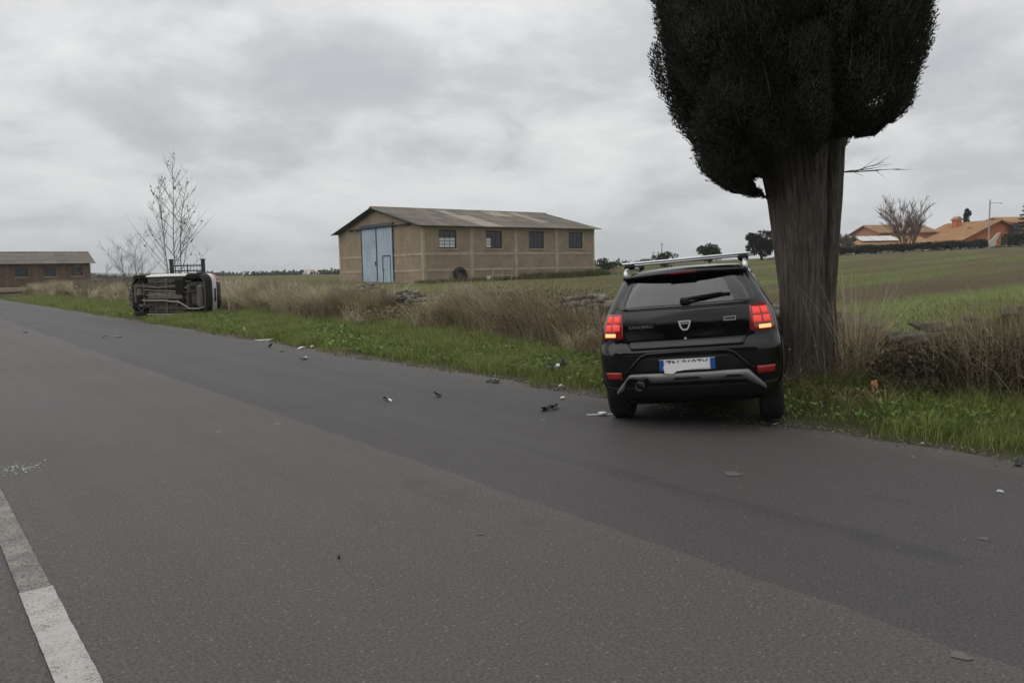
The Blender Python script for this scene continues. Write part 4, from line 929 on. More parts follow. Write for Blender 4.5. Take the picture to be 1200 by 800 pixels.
# ---------------------------------------------------------------- cypress
def bark_material():
    m = bpy.data.materials.new('cypress_bark'); m.use_nodes = True; k = NT(m.node_tree); k.n.clear()
    tcn = k.new('ShaderNodeTexCoord'); mp_ = k.new('ShaderNodeMapping'); k.l.new(tcn.outputs['Object'], mp_.inputs[0]); mp_.inputs['Scale'].default_value = (16, 16, 1.0)
    n = k.noise(mp_.outputs[0], 1.6, 8, .68, .3); n2 = k.noise(tcn.outputs['Object'], 1.6, 5, .6); mp2 = k.new('ShaderNodeMapping'); k.l.new(tcn.outputs['Object'], mp2.inputs[0]); mp2.inputs['Scale'].default_value = (55, 55, 3.0); n3 = k.noise(mp2.outputs[0], 1.0, 4, .6)
    c = k.ramp(n, [(.28, (.030, .025, .021)), (.48, (.098, .084, .070)), (.72, (.180, .158, .134))]); c = k.mix(k.mapr(n2, .45, .7, 0, .4), c, (.105, .10, .075))
    c = k.mix(1, c, k.ramp(n3, [(.3, .75), (.7, 1.2)]), 'MULTIPLY')
    p = k.new('ShaderNodeBsdfPrincipled'); k.l.new(c, p.inputs['Base Color']); p.inputs['Roughness'].default_value = .95; p.inputs['Specular IOR Level'].default_value = .1
    b = k.new('ShaderNodeBump'); b.inputs['Strength'].default_value = 1; b.inputs['Distance'].default_value = .035; k.l.new(k.math('ADD', n, k.math('MULTIPLY', n3, .3)), b.inputs['Height']); k.l.new(b.outputs[0], p.inputs['Normal'])
    o = k.new('ShaderNodeOutputMaterial'); k.l.new(p.outputs[0], o.inputs[0]); return m
def cypress():
    cx, cy = 3.80, 9.72; root = empty('cypress_tree', (cx, cy, gz(cx, cy)-.05), 0, 'huge dark cypress with a thick fluted trunk beside the black hatchback', 'tree')
    zs = np.linspace(0, 5.2, 120); na = 220; q = MB()
    rz = smooth_interp([0, .12, .4, 1.0, 1.6, 2.2, 2.7, 3.2, 5.2], [.44, .375, .335, .335, .375, .435, .505, .57, .5])
    ph = RNG.uniform(0, 6.28, 8)
    stems = [(-2.35, .95, .62), (-1.62, 1.0, .60), (-.72, 1.02, .66), (.15, .96, .62), (1.0, .95, .62), (1.9, 1.0, .62), (2.85, .97, .62)]
    for z in zs:
        r = rz(z); ox = -.035-.075*z*.75+.05*math.sin(z*.8); sp_z = float(sm(np.array(z), .0, 3.0))
        for k in range(na):
            a = 2*math.pi*k/na; best = .6*r
            for i, (sa, sr, sf) in enumerate(stems):
                rho = r*(sf*(1-.30*sp_z)); cdist = r*sr-rho; d = math.remainder(a-sa-.10*math.sin(z*.7+i)-.05*z*(1 if i % 2 else -.6), 2*math.pi); q_ = rho*rho-(cdist*math.sin(d))**2
                if q_ > 0 and (abs(d) < math.pi/2 or cdist < rho): best = max(best, cdist*math.cos(d)+math.sqrt(q_))
            fl2 = .012*math.cos(17*a+ph[1]+1.3*math.sin(z*1.1+a*2))*(.5+.5*math.sin(z*1.9+3*a)); fl3 = .008*math.cos(31*a+ph[2]+2*math.sin(z*1.7+a*2))+.006*math.cos(53*a+3*math.sin(z*2.6))+.010*math.sin(z*5.1+4*a)*math.sin(9*a+z)
            deep = -.13*math.exp(-((math.remainder(a-(-1.18+.05*math.sin(z*1.5)+.02*z), 2*math.pi))/.07)**2)*float(sm(np.array(z), .5, 1.8))
            root_fl = .10*max(0, math.cos(5*a+1))*math.exp(-z*4.5)
            rr = best+fl2+fl3+deep+root_fl
            q.v.append((ox+rr*math.cos(a), rr*.92*math.sin(a), z))
    n = len(zs); q.f = [(j*na+k, j*na+(k+1) % na, (j+1)*na+(k+1) % na, (j+1)*na+k) for j in range(n-1) for k in range(na)]
    q.build('trunk', bark_material(), root, True)
    # limbs fanning out into the crown
    for (a, z0, l, up, r) in [(-2.6, 2.7, .9, 1.0, .07), (-.3, 2.9, .9, 1.2, .07), (2.9, 2.6, 1.0, .9, .08), (.3, 3.0, 1.0, 1.0, .07), (1.6, 2.7, .9, 1.2, .08)]:
        d = Vector((math.cos(a), math.sin(a), 0)); b = Vector((-.2, 0, z0))
        q = MB(); q.tube([b+d*.30, b+d*(.42+l*.2)+Vector((0, 0, up*.35)), b+d*(.48+l*.45)+Vector((0, 0, up*.8)), b+d*(.5+l*.7)+Vector((0, 0, up*1.4))], [r, r*.8, r*.6, r*.35], 8); q.build('limb', M_bark, root, True)
    # crown
    RL = smooth_interp([2.35, 2.5, 2.85, 3.3, 3.95, 4.45, 5.2, 6.5, 8, 9.3, 9.9], [.50, .72, 1.02, 1.28, 1.50, 1.64, 1.72, 1.55, 1.1, .45, .05])
    RR = smooth_interp([2.9, 3.1, 3.35, 3.65, 4.25, 4.7, 5.2, 6.5, 8, 9.3, 9.9], [1.05, 1.14, 1.25, 1.28, 1.40, 1.46, 1.54, 1.45, 1.05, .45, .05])
    RLt = np.array([RL(z) for z in np.linspace(2, 10, 400)]); RRt = np.array([RR(z) for z in np.linspace(2, 10, 400)]); ZT = np.linspace(2, 10, 400)
    nb_ = 150; ba = RNG.uniform(0, 2*math.pi, nb_); bz = RNG.uniform(2.5, 9.3, nb_); bz[:90] = RNG.uniform(2.5, 5.6, 90); bA = RNG.uniform(.08, .42, nb_); bw = RNG.uniform(.22, .55, nb_); bh = RNG.uniform(.3, .75, nb_)
    def rad(a, z):
        a = np.asarray(a, float); z = np.asarray(z, float); c = np.cos(a); wl = np.clip(.5-.5*c, 0, 1); base = np.interp(z, ZT, RLt)*wl+np.interp(z, ZT, RRt)*(1-wl)
        best = np.zeros_like(base)
        for k in range(nb_):
            da = np.remainder(a-ba[k]+math.pi, 2*math.pi)-math.pi; d2 = (da*1.4/bw[k])**2+((z-bz[k])/bh[k])**2; best = np.maximum(best, bA[k]*np.sqrt(np.clip(1-d2, 0, 1)))
        return base*.94-.08+best+.03*np.sin(23*a+z*6.1)*base*.5
    def zmin(a):
        c = np.cos(a); s_ = np.sin(a)
        return 2.72-.33*np.clip(-c, 0, 1)**1.5+.40*np.clip(c, 0, 1)**1.2+.12*np.clip(-s_, 0, 1)+.05*np.sin(9*a)+.04*np.sin(17*a+1)
    ccx = -.27
    # dense dark core
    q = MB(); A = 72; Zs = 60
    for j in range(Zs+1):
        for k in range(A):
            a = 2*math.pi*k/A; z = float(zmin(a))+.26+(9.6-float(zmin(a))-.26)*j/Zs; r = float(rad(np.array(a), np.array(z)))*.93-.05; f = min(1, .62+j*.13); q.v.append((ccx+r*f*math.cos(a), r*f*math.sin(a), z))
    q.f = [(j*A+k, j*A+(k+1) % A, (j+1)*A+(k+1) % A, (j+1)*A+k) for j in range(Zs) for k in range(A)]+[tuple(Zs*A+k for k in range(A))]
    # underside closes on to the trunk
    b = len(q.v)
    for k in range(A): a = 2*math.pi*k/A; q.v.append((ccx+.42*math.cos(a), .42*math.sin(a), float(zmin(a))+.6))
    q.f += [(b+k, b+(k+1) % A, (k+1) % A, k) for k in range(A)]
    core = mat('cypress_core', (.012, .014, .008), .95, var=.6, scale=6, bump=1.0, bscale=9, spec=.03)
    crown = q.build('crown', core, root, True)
    N = 330000; a = RNG.uniform(0, 2*math.pi, N); z = RNG.uniform(0, 1, N)**1.25; zm = zmin(a); z = zm+(9.7-zm)*z
    dep = np.abs(RNG.normal(size=N))*.06; r = rad(a, z)*(1-dep)+RNG.normal(size=N)*.02; ed = np.clip((z-zm)/.30, 0, 1); r *= .80+.20*np.sqrt(ed)
    N2 = 40000; a2 = RNG.uniform(0, 2*math.pi, N2); f2 = np.sqrt(RNG.uniform(.14, 1, N2)); z2 = zmin(a2)+.22*(1-f2)+np.abs(RNG.normal(size=N2))*.05; r2 = .42+(rad(a2, z2)*.86-.42)*f2
    a = np.concatenate([a, a2]); z = np.concatenate([z, z2]); r = np.concatenate([r, r2]); N += N2
    pos = np.stack([ccx+r*np.cos(a), r*np.sin(a), z], 1)
    dv = np.stack([np.cos(a)*.55, np.sin(a)*.55, np.full(N, .75)], 1)+RNG.normal(size=(N, 3))*.38
    clump = .5+.5*np.sin(9*a+z*2.3)*np.sin(z*3.1+3*a)
    t = pick([(.024, .030, .020), (.031, .037, .024), (.038, .042, .030), (.047, .046, .037)], N, .3)*(.6+.8*clump)[:, None]
    c = leaves(pos, dv, RNG.uniform(.025, .065, N)*np.where(RNG.random(N) < .04, 2, 1), RNG.uniform(.008, .017, N), t)
    o = link('foliage', np_mesh('foliage', *c[:2], M_cyp, c[2]), crown); o['kind'] = 'stuff'
    # dry twiggy bits on the crown face
    P = []
    for _ in range(70):
        aa = RNG.uniform(-2.4, -.75); zz0 = RNG.uniform(float(zmin(np.array(aa)))+.35, 4.9); rr = float(rad(np.array(aa), np.array(zz0)))*.95; p = Vector((ccx+rr*math.cos(aa), rr*math.sin(aa), zz0)); d = Vector((math.cos(aa)*.25+random.gauss(0, .2), math.sin(aa)*.25, 1)).normalized(); l = random.uniform(.15, .5)
        P.append((p, p+d*l+Vector((random.gauss(0, .06), 0, 0)), .006))
    q = MB(); [q.tube([a_, (a_+b_)/2+Vector((random.gauss(0, .02), -.02, 0)), b_], [r_, r_*.8, r_*.4], 3, False) for a_, b_, r_ in P]; q.build('twig', mat('dry_twig', (.075, .06, .048), .9), crown)['kind'] = 'stuff'
    # bare branch sticking out of the trunk on the field side
    q = MB()
    def br(p, d, l, r, n):
        pts = [p]; 
        for i in range(4): d = (d+Vector((random.gauss(0, .06), random.gauss(0, .06), random.gauss(-.015, .05)))).normalized(); pts.append(pts[-1]+d*l/4)
        q.tube(pts, [r*(1-.17*i) for i in range(5)], 4, False)
        if n: 
            for k in range(3): br(pts[k+1], (d+Vector((random.gauss(0, .25), random.gauss(0, .3), random.uniform(-.65, .45)))).normalized(), l*random.uniform(.5, .8), r*.55, n-1)
    random.seed(23); br(Vector((.18, -.1, 2.64)), Vector((1, -.12, .03)), .55, .012, 2); q.build('dead_branch', M_barkg, root)
cypress()

# ---------------------------------------------------------------- bare and leafy trees
def bare_tree(name, label, loc, H, seed, stems=1, spread=.5, depth=4, r0=.05, cat='tree', group=None, leafn=0, barkm=None, leafcol=((.05, .035, .02),), up=.5, fine=.0045, nb=(3, 5)):
    rnd = random.Random(seed); root = empty(name, loc, rnd.uniform(0, 6), label, cat, group); trunk = MB(); tw = MB(); tips = []
    def grow_(p, d, l, r, k):
        pts = [p]; n = 5 if k == depth else 4
        for i in range(n):
            d = (d+Vector((rnd.gauss(0, .09), rnd.gauss(0, .09), .05*up))).normalized(); pts.append(pts[-1]+d*l/n)
        rr = [max(fine, r*(1-.55*i/n)) for i in range(n+1)]
        (trunk if k >= depth-1 else tw).tube(pts, rr, 6 if k >= depth-1 else 3, False)
        if k == 0: tips.extend(pts[2:]); return
        for j in range(rnd.randint(*nb)):
            f = rnd.uniform(.35, 1.0); i = min(n-1, int(f*n)); b = pts[i].lerp(pts[i+1], f*n-i)
            a = rnd.uniform(0, 6.28); nd = (d+spread*Vector((math.cos(a), math.sin(a), rnd.uniform(-.1, .5)))).normalized(); grow_(b, nd, l*rnd.uniform(.45, .72), rr[i]*.62, k-1)
    for s_ in range(stems):
        a = rnd.uniform(0, 6.28); d = Vector((math.cos(a)*.35, math.sin(a)*.35, 1)).normalized() if stems > 1 else Vector((0, 0, 1)); grow_(Vector((math.cos(a)*.05*stems, math.sin(a)*.05*stems, -.05)), d, H*rnd.uniform(.45, .6), r0, depth)
    trunk.build('trunk', barkm or M_barkg, root, True); cr = tw.build('crown', barkm or M_barkg, root)
    if leafn:
        tp = np.array([tips[rnd.randrange(len(tips))][:] for _ in range(leafn)]); dv = RNG.normal(size=(leafn, 3)); dv[:, 2] -= .8
        c = leaves(tp, dv, RNG.uniform(.08, .18, leafn), RNG.uniform(.05, .10, leafn), pick(leafcol, leafn)); link('foliage', np_mesh('foliage', *c[:2], M_leaf, c[2]), cr)['kind'] = 'stuff'
    return root
def sapling():
    """slender young tree: two long leaders and ascending side shoots with a few last leaves"""
    loc = (-17.3, 40.0); root = empty('young_tree', (*loc, gz(*loc)-.05), 0, 'slender bare young tree with a few last dark leaves by the iron gate', 'tree'); rnd = random.Random(4)
    t = MB(); tw = MB(); tips = []
    def limb(p, d, l, r, k, mb):
        pts = [p]; n = 6
        for i in range(n): d = (d+Vector((rnd.gauss(0, .045), rnd.gauss(0, .045), .03))).normalized(); pts.append(pts[-1]+d*l/n)
        mb.tube(pts, [max(.0045, r*(1-.75*i/n)) for i in range(n+1)], 5 if k > 1 else 3, False)
        if k < 2: tips.extend(pts[2:])
        return pts
    for dx, l, m_ in ((-.02, 7.4, 1), (.14, 6.3, 1), (-.24, 6.3, 1)):
        b = Vector((dx*1.2, 0, 0)); main = limb(b, Vector((dx*.55-.02, 0, 1)).normalized(), l, .034, 3, t)
        for k in range(22):
            f = .22+.76*k/22; i = int(f*6); p = main[i].lerp(main[i+1], f*6-i); a = rnd.uniform(0, 6.28); sl = limb(p, Vector((math.cos(a)*.8, math.sin(a)*.8, .85)).normalized(), (1.15-f)*3.6*rnd.uniform(.6, 1.1), .016, 1, tw)
            for j in range(4): a2 = rnd.uniform(0, 6.28); limb(sl[rnd.randint(2, 5)], Vector((math.cos(a2)*.6, math.sin(a2)*.6, .9)).normalized(), rnd.uniform(.25, .7), .009, 0, tw)
    t.build('trunk', M_barkg, root, True); cr = tw.build('crown', M_barkg, root)
    n = 120; tp = np.array([tips[rnd.randrange(len(tips))][:] for _ in range(n)]); dv = RNG.normal(size=(n, 3))*.5; dv[:, 2] -= 1
    c = leaves(tp, dv, RNG.uniform(.08, .15, n), RNG.uniform(.05, .09, n), pick([(.035, .03, .018), (.02, .018, .012)], n)); link('foliage', np_mesh('foliage', *c[:2], M_leaf, c[2]), cr)['kind'] = 'stuff'
sapling()
bare_tree('bare_shrub', 'leafless spreading shrub left of the slender young tree', (-21.9, 44.5, gz(-21.9, 44.5)), 4.2, 5, stems=4, spread=.75, depth=3, r0=.028, cat='shrub', fine=.005)
bare_tree('bare_shrub', 'small leafless shrub by the low end of the rail fence', (-27.5, 50, gz(-27.5, 50)), 3.2, 9, stems=3, spread=.7, depth=3, r0=.02, cat='shrub', fine=.005)
M_redbark = mat('reddish_twigs', (.15, .095, .08), .95, var=.3, spec=.1)
bare_tree('bare_round_tree', 'round leafless reddish tree in front of the brown house', (64.0, 124.5, gz(64, 124.5)), 8.2, 31, stems=10, spread=.55, depth=3, r0=.14, barkm=M_redbark, fine=.018, nb=(4, 6))
bare_tree('bare_round_tree', 'low leafless thicket tree just left of the low house', (53.2, 123, gz(53.2, 123)), 3.6, 32, stems=7, spread=.8, depth=3, r0=.07, barkm=M_barkg, fine=.03, nb=(4, 6))
bare_tree('bare_round_tree', 'leafless tree standing behind the orange house roof', (79.5, 152, gz(79, 152)), 7.2, 35, stems=6, spread=.6, depth=3, r0=.12, barkm=M_redbark, fine=.018, nb=(3, 5))
def leafy_tree(name, label, loc, H, rx, seed, n=2600, cols=((.030, .042, .018), (.045, .058, .024), (.022, .03, .014)), ls=.35, trunk_h=.3, group=None, nc=16, flat=.75):
    rg = np.random.default_rng(seed); rnd = random.Random(seed); z = gz(*loc); root = empty(name, (*loc, z-.1), 0, label, 'tree', group)
    q = MB(); q.tube([(0, 0, 0), (.05*H*rnd.uniform(-1, 1), 0, H*trunk_h), (0, 0, H*.7)], [.045*H, .035*H, .012*H], 7)
    C = []
    for k in range(nc):
        a = rg.uniform(0, 6.28); rr = rx*math.sqrt(rg.uniform(0, 1))*.72; zc = H*(trunk_h+.12)+rg.uniform(0, 1)*(H*(1-trunk_h)-.12*H)*(1-.55*(rr/rx)**2)*.86; C.append((rr*math.cos(a), rr*math.sin(a), zc, rx*rg.uniform(.26, .42)))
        q.tube([(0, 0, H*trunk_h*.9), (rr*.5*math.cos(a), rr*.5*math.sin(a), (H*trunk_h+zc)/2), (rr*math.cos(a), rr*math.sin(a), zc)], [.018*H, .012*H, .005*H], 4, False)
    tr_ = q.build('trunk', M_bark, root, True)
    C = np.array(C); i = rg.integers(0, nc, n); d = rg.normal(size=(n, 3)); d /= np.linalg.norm(d, axis=1, keepdims=True); r = C[i, 3]*rg.uniform(.55, 1.05, n)
    pos = C[i, :3]+d*r[:, None]*np.array([1, 1, flat]); dv = d+rg.normal(size=(n, 3))*.7
    c = leaves(pos, dv, rg.uniform(.6, 1.2, n)*ls, rg.uniform(.4, .8, n)*ls, pick(cols, n, .25)); link('crown', np_mesh('crown', *c[:2], M_leaf, c[2]), root); return root
leafy_tree('field_tree', 'round green tree alone in the field behind the roof bars', (25.8, 100), 2.9, 1.65, 3, ls=.28, trunk_h=.06)
leafy_tree('field_tree', 'dark evergreen tree half hidden by the cypress trunk', (32.3, 99), 4.5, 2.3, 8, cols=((.016, .022, .012), (.024, .03, .016), (.012, .016, .01)), n=3600, ls=.34, trunk_h=.1)
leafy_tree('field_shrub', 'low green shrub in the field behind the left end of the roof bars', (17.6, 88), 1.9, 1.6, 14, n=900, ls=.24, trunk_h=.1, flat=.6)
leafy_tree('field_shrub', 'dark round shrub beyond the right end of the barn', (11.6, 92), 1.6, 1.5, 15, n=800, ls=.24, trunk_h=.1, flat=.6)
p = (18.6, 95); root = empty('field_post', (*p, gz(*p)-.1), 0, 'thin bare post sticking up in the field behind the roof bars', 'post'); q = MB(); q.tube([(0, 0, 0), (.05, 0, 3.0)], [.06, .04], 6); q.build('post', M_timber, root); q = MB(); q.box((.05, 0, 2.75), (.3, .06, .06)); q.build('cross_piece', M_timber, root)
# conifer at the right, in tiers
def conifer():
    p = (83.7, 124); root = empty('tiered_conifer', (*p, gz(*p)-.1), 0, 'dark tiered conifer beside the taller pink house', 'tree'); H = 9.0; rg = np.random.default_rng(5)
    q = MB(); q.tube([(0, 0, 0), (0, 0, H)], [.22, .03], 7); q.build('trunk', M_bark, root, True); P = []; D = []
    for k in range(13):
        z = .9+k*.62; L = 3.2*(1-z/(H+.6))+.15
        for b in range(9):
            a = b*.7+k*.5+rg.uniform(-.2, .2); n = int(55*L/2+14); f = rg.uniform(.12, 1, n); P.append(np.stack([f*L*np.cos(a)+rg.normal(size=n)*.10, f*L*np.sin(a)+rg.normal(size=n)*.10, z-.12*f*L+rg.normal(size=n)*.06+.25*(f*L/3)**2], 1)); D.append(np.stack([np.full(n, math.cos(a)), np.full(n, math.sin(a)), np.full(n, -.1)], 1)+rg.normal(size=(n, 3))*.5)
    P = np.concatenate(P); D = np.concatenate(D); n = len(P); c = leaves(P, D, rg.uniform(.18, .4, n), rg.uniform(.06, .14, n), pick([(.012, .018, .014), (.02, .028, .02)], n)); link('crown', np_mesh('crown', *c[:2], M_leaf, c[2]), root)
conifer()
leafy_tree('garden_cypress', 'small dark pointed cypress rising behind the orange house roof', (86.2, 146), 9.3, .65, 41, n=1200, cols=((.012, .017, .010),), ls=.35, trunk_h=.1, nc=14, flat=1.6)
# hedges in front of the villas
def hedge(label, x0, y0, x1, y1, h, w, n, cols):
    L = math.hypot(x1-x0, y1-y0); a = math.atan2(y1-y0, x1-x0); root = empty('hedge', (x0, y0, min(gz(x0, y0), gz(x1, y1))-.1), a, label, 'hedge'); rg = np.random.default_rng(int(L*10)); dz = gz(x1, y1)-gz(x0, y0)
    q = MB(); m_ = 20
    for k in range(m_+1):
        x = L*k/m_; hh = h*(1+.1*math.sin(k*1.7)+.06*math.sin(k*4.1))+max(0, dz)*k/m_+.3; q.v += [(x, -w*.42, -.1), (x, -w*.42, hh*.93), (x, w*.42, hh*.93), (x, w*.42, -.1)]
    q.f = [(k*4+j, k*4+j+1, k*4+5+j, k*4+4+j) for k in range(m_) for j in range(3)]+[(0, 1, 2, 3), tuple(m_*4+j for j in range(4))]; core = q.build('branch_core', mat('hedge_core', (.018, .021, .011), .95, var=.4), root)
    t = rg.uniform(0, 1, n); kk = t*m_; hh = h*(1+.1*np.sin(kk*1.7)+.06*np.sin(kk*4.1))+max(0, dz)*t+.3; z = rg.uniform(0, 1, n)**.8*hh; y = np.where(rg.random(n) < .7, -w*.45, rg.uniform(-w/2, w/2, n)); z = np.where(y > -w*.44, hh*rg.uniform(.9, 1.05, n), z)
    c = leaves(np.stack([t*L, y+rg.normal(size=n)*.08, z], 1), rg.normal(size=(n, 3))+np.array([0, -.6, .3]), rg.uniform(.15, .35, n), rg.uniform(.1, .2, n), pick(cols, n, .3)); link('foliage', np_mesh('foliage', *c[:2], M_leaf, c[2]), root)['kind'] = 'stuff'
DG = [(.018, .024, .010), (.026, .032, .014), (.034, .032, .016)]
hedge('long dark clipped hedge in front of the low house and brown house', 48, 116.8, 73.6, 119.8, .95, 1.6, 7000, DG)
hedge('dark hedge to the right of the utility pole', 77.0, 120.5, 92, 121, 1.5, 1.8, 5000, DG)
hedge('short dark hedge in front of the taller pink house', 77.5, 117.4, 92, 117.6, .55, 1.4, 3000, DG)

# ---------------------------------------------------------------- dry-stone wall along the field
M_stone = mat('lichen_stone', (.145, .135, .115), .95, var=.4, scale=5, bump=.7, bscale=16, spec=.1, dirt=(.09, .085, .062), rnd=.3)
def wall_t(s): return 10.15+1.75*sm(np.asarray(s, float), 5.5, 20)
rocks = []
for k in range(12):
    rg = np.random.default_rng(100+k); bm = bmesh.new()
    for p in rg.uniform(-1, 1, (18, 3)):
        p = p/max(np.abs(p))*rg.uniform(.82, 1.0); bm.verts.new(p*np.array([.5, .5, .5]))
    r_ = bmesh.ops.convex_hull(bm, input=bm.verts[:]); bmesh.ops.delete(bm, geom=[v for v in bm.verts if not v.link_faces], context='VERTS'); bmesh.ops.triangulate(bm, faces=bm.faces[:]); bmesh.ops.recalc_face_normals(bm, faces=bm.faces)
    me = bpy.data.meshes.new('stone'); bm.to_mesh(me); bm.free(); me.materials.append(M_stone); rocks.append(me)
def stone_wall():
    root = empty('dry_stone_wall', (*xy(np.array(4.0), np.array(float(wall_t(4)))), 0), 0, 'tumbledown dry-stone wall of grey lichened stones along the field edge', 'wall'); base = Vector(root.location)
    rnd = random.Random(12); st_ = []; s = -16.0
    while s < 75:
        big = 1 if s < 26 else 1.35
        hmax = (.84-.10*(s < 6)+.10*math.sin(s*.9)+.08*math.sin(s*2.3+1)); 
        if 17.5 < s < 19.0: hmax *= .85
        for row in (0, 1):
            z = .0
            while z < hmax-.08:
                h = rnd.uniform(.06, .15)*big; w = rnd.uniform(.14, .32)*big
                if z+h > hmax+.1: break
                tt = float(wall_t(s))+(-.26 if row == 0 else .24)+z*(.10 if row == 0 else -.10)+rnd.gauss(0, .05)
                st_.append((s+rnd.uniform(-.15, .15), tt, z+h/2, w*1.12, rnd.uniform(.25, .42), h*1.12, rnd)); z += h*.93
        if rnd.random() < .7: st_.append((s, float(wall_t(s))+rnd.gauss(0, .12), hmax+.06, rnd.uniform(.15, .34)*big, rnd.uniform(.15, .3), rnd.uniform(.08, .18), rnd))
        s += .21*big
    for k in range(90):       # fallen stones at the foot
        s = rnd.uniform(-8, 45); st_.append((s, float(wall_t(s))-rnd.uniform(.45, .9), .06, rnd.uniform(.2, .4), rnd.uniform(.2, .35), rnd.uniform(.14, .24), rnd))
    rec = []
    for s, t, z, w, d, h, _ in st_:
        p = xy(np.array(s), np.array(t)); g0 = gz(*p); rec.append((math.hypot(p[0], p[1]), Vector((p[0], p[1], g0+z)), (w, d, h), (rnd.gauss(0, .10), rnd.gauss(0, .10), AR+math.pi/2+rnd.gauss(0, .18)), rnd.randrange(12), s, z))
    vis = [r for r in rec if r[5] < 26 and (-2.5 < r[5])]; vis.sort(key=lambda r: r[0]-2.2*r[6]); near = set(id(r) for r in vis[:300])
    cs, ts = [], []; b = 0
    for r in rec:
        if id(r) in near: link('stone', rocks[r[4]], root, r[1]-base, r[3], r[2])
        else:
            me = rocks[r[4]]; c = np.zeros(len(me.vertices)*3); me.vertices.foreach_get('co', c); c = c.reshape(-1, 3)
            M = Matrix.LocRotScale(r[1]-base, Matrix.Rotation(r[3][2], 3, 'Z').to_quaternion(), Vector(r[2])); A = np.array(M); c = c@A[:3, :3].T+A[:3, 3]
            t = np.zeros(len(me.polygons)*3, np.int32); me.loops.foreach_get('vertex_index', t); cs.append(c); ts.append(t.reshape(-1, 3)+b); b += len(c)
    o = link('stones', np_mesh('stones', np.concatenate(cs), np.concatenate(ts), M_stone), root); o['kind'] = 'stuff'
stone_wall()
def field_wall():
    """thin line of pale stones at the far side of the field"""
    rnd = random.Random(3); cs, ts = [], []; b = 0
    root = empty('field_boundary', (43, 113.5, gz(43, 113.5)), 0, 'thin line of pale boulders along the far edge of the field before the hedge', 'stones'); base = Vector(root.location); x = 38.0
    while x < 92:
        y = 113.5+.05*(x-43)+rnd.gauss(0, .3); h = rnd.uniform(.2, .55); w = rnd.uniform(.4, 1.0); me = rocks[rnd.randrange(12)]; p = Vector((x, y, gz(x, y)+h*.3))-base
        link('stone', me, root, p, (0, 0, rnd.uniform(0, 6)), (w, w*.8, h)); x += rnd.uniform(.3, .8)*1.2
    return root
M_stone_keep = M_stone
field_wall()

# ---------------------------------------------------------------- grasses and brush (stuff)
def scatter(n, s0, s1, tf0, tf1, pw=1.0):
    s = s0+(s1-s0)*RNG.uniform(0, 1, n)**pw; k = RNG.uniform(0, 1, n); a = tf0(s); b = tf1(s); t = a+(b-a)*k; p = xy(s, t); return s, t, np.concatenate([p, ground_z(p[:, 0], p[:, 1])[:, None]], 1), k
def brush_t(s): return 8.75+1.35*sm(s, 6.0, 14)+.2*np.sin(s*1.9)+.13*np.sin(s*4.3+1)           # where the mown verge gives way to rank growth
def car_mask(p):
    d = (p[:, 0]-1.965)*math.sin(R(17))+(p[:, 1]-7.98)*math.cos(R(17)); l = (p[:, 0]-1.965)*math.cos(R(17))-(p[:, 1]-7.98)*math.sin(R(17)); return ~((d > -.45) & (d < 3.3) & (np.abs(l) < .84))
def car2_mask(p): return ~((p[:, 0] > -16.2) & (p[:, 0] < -12.1) & (p[:, 1] > 28.6) & (p[:, 1] < 30.6))
def trunk_mask(p): return np.hypot(p[:, 0]-3.72, p[:, 1]-9.72) > .38
GR = [(.145, .20, .042), (.175, .225, .052), (.21, .245, .066), (.11, .155, .036), (.25, .235, .10)]
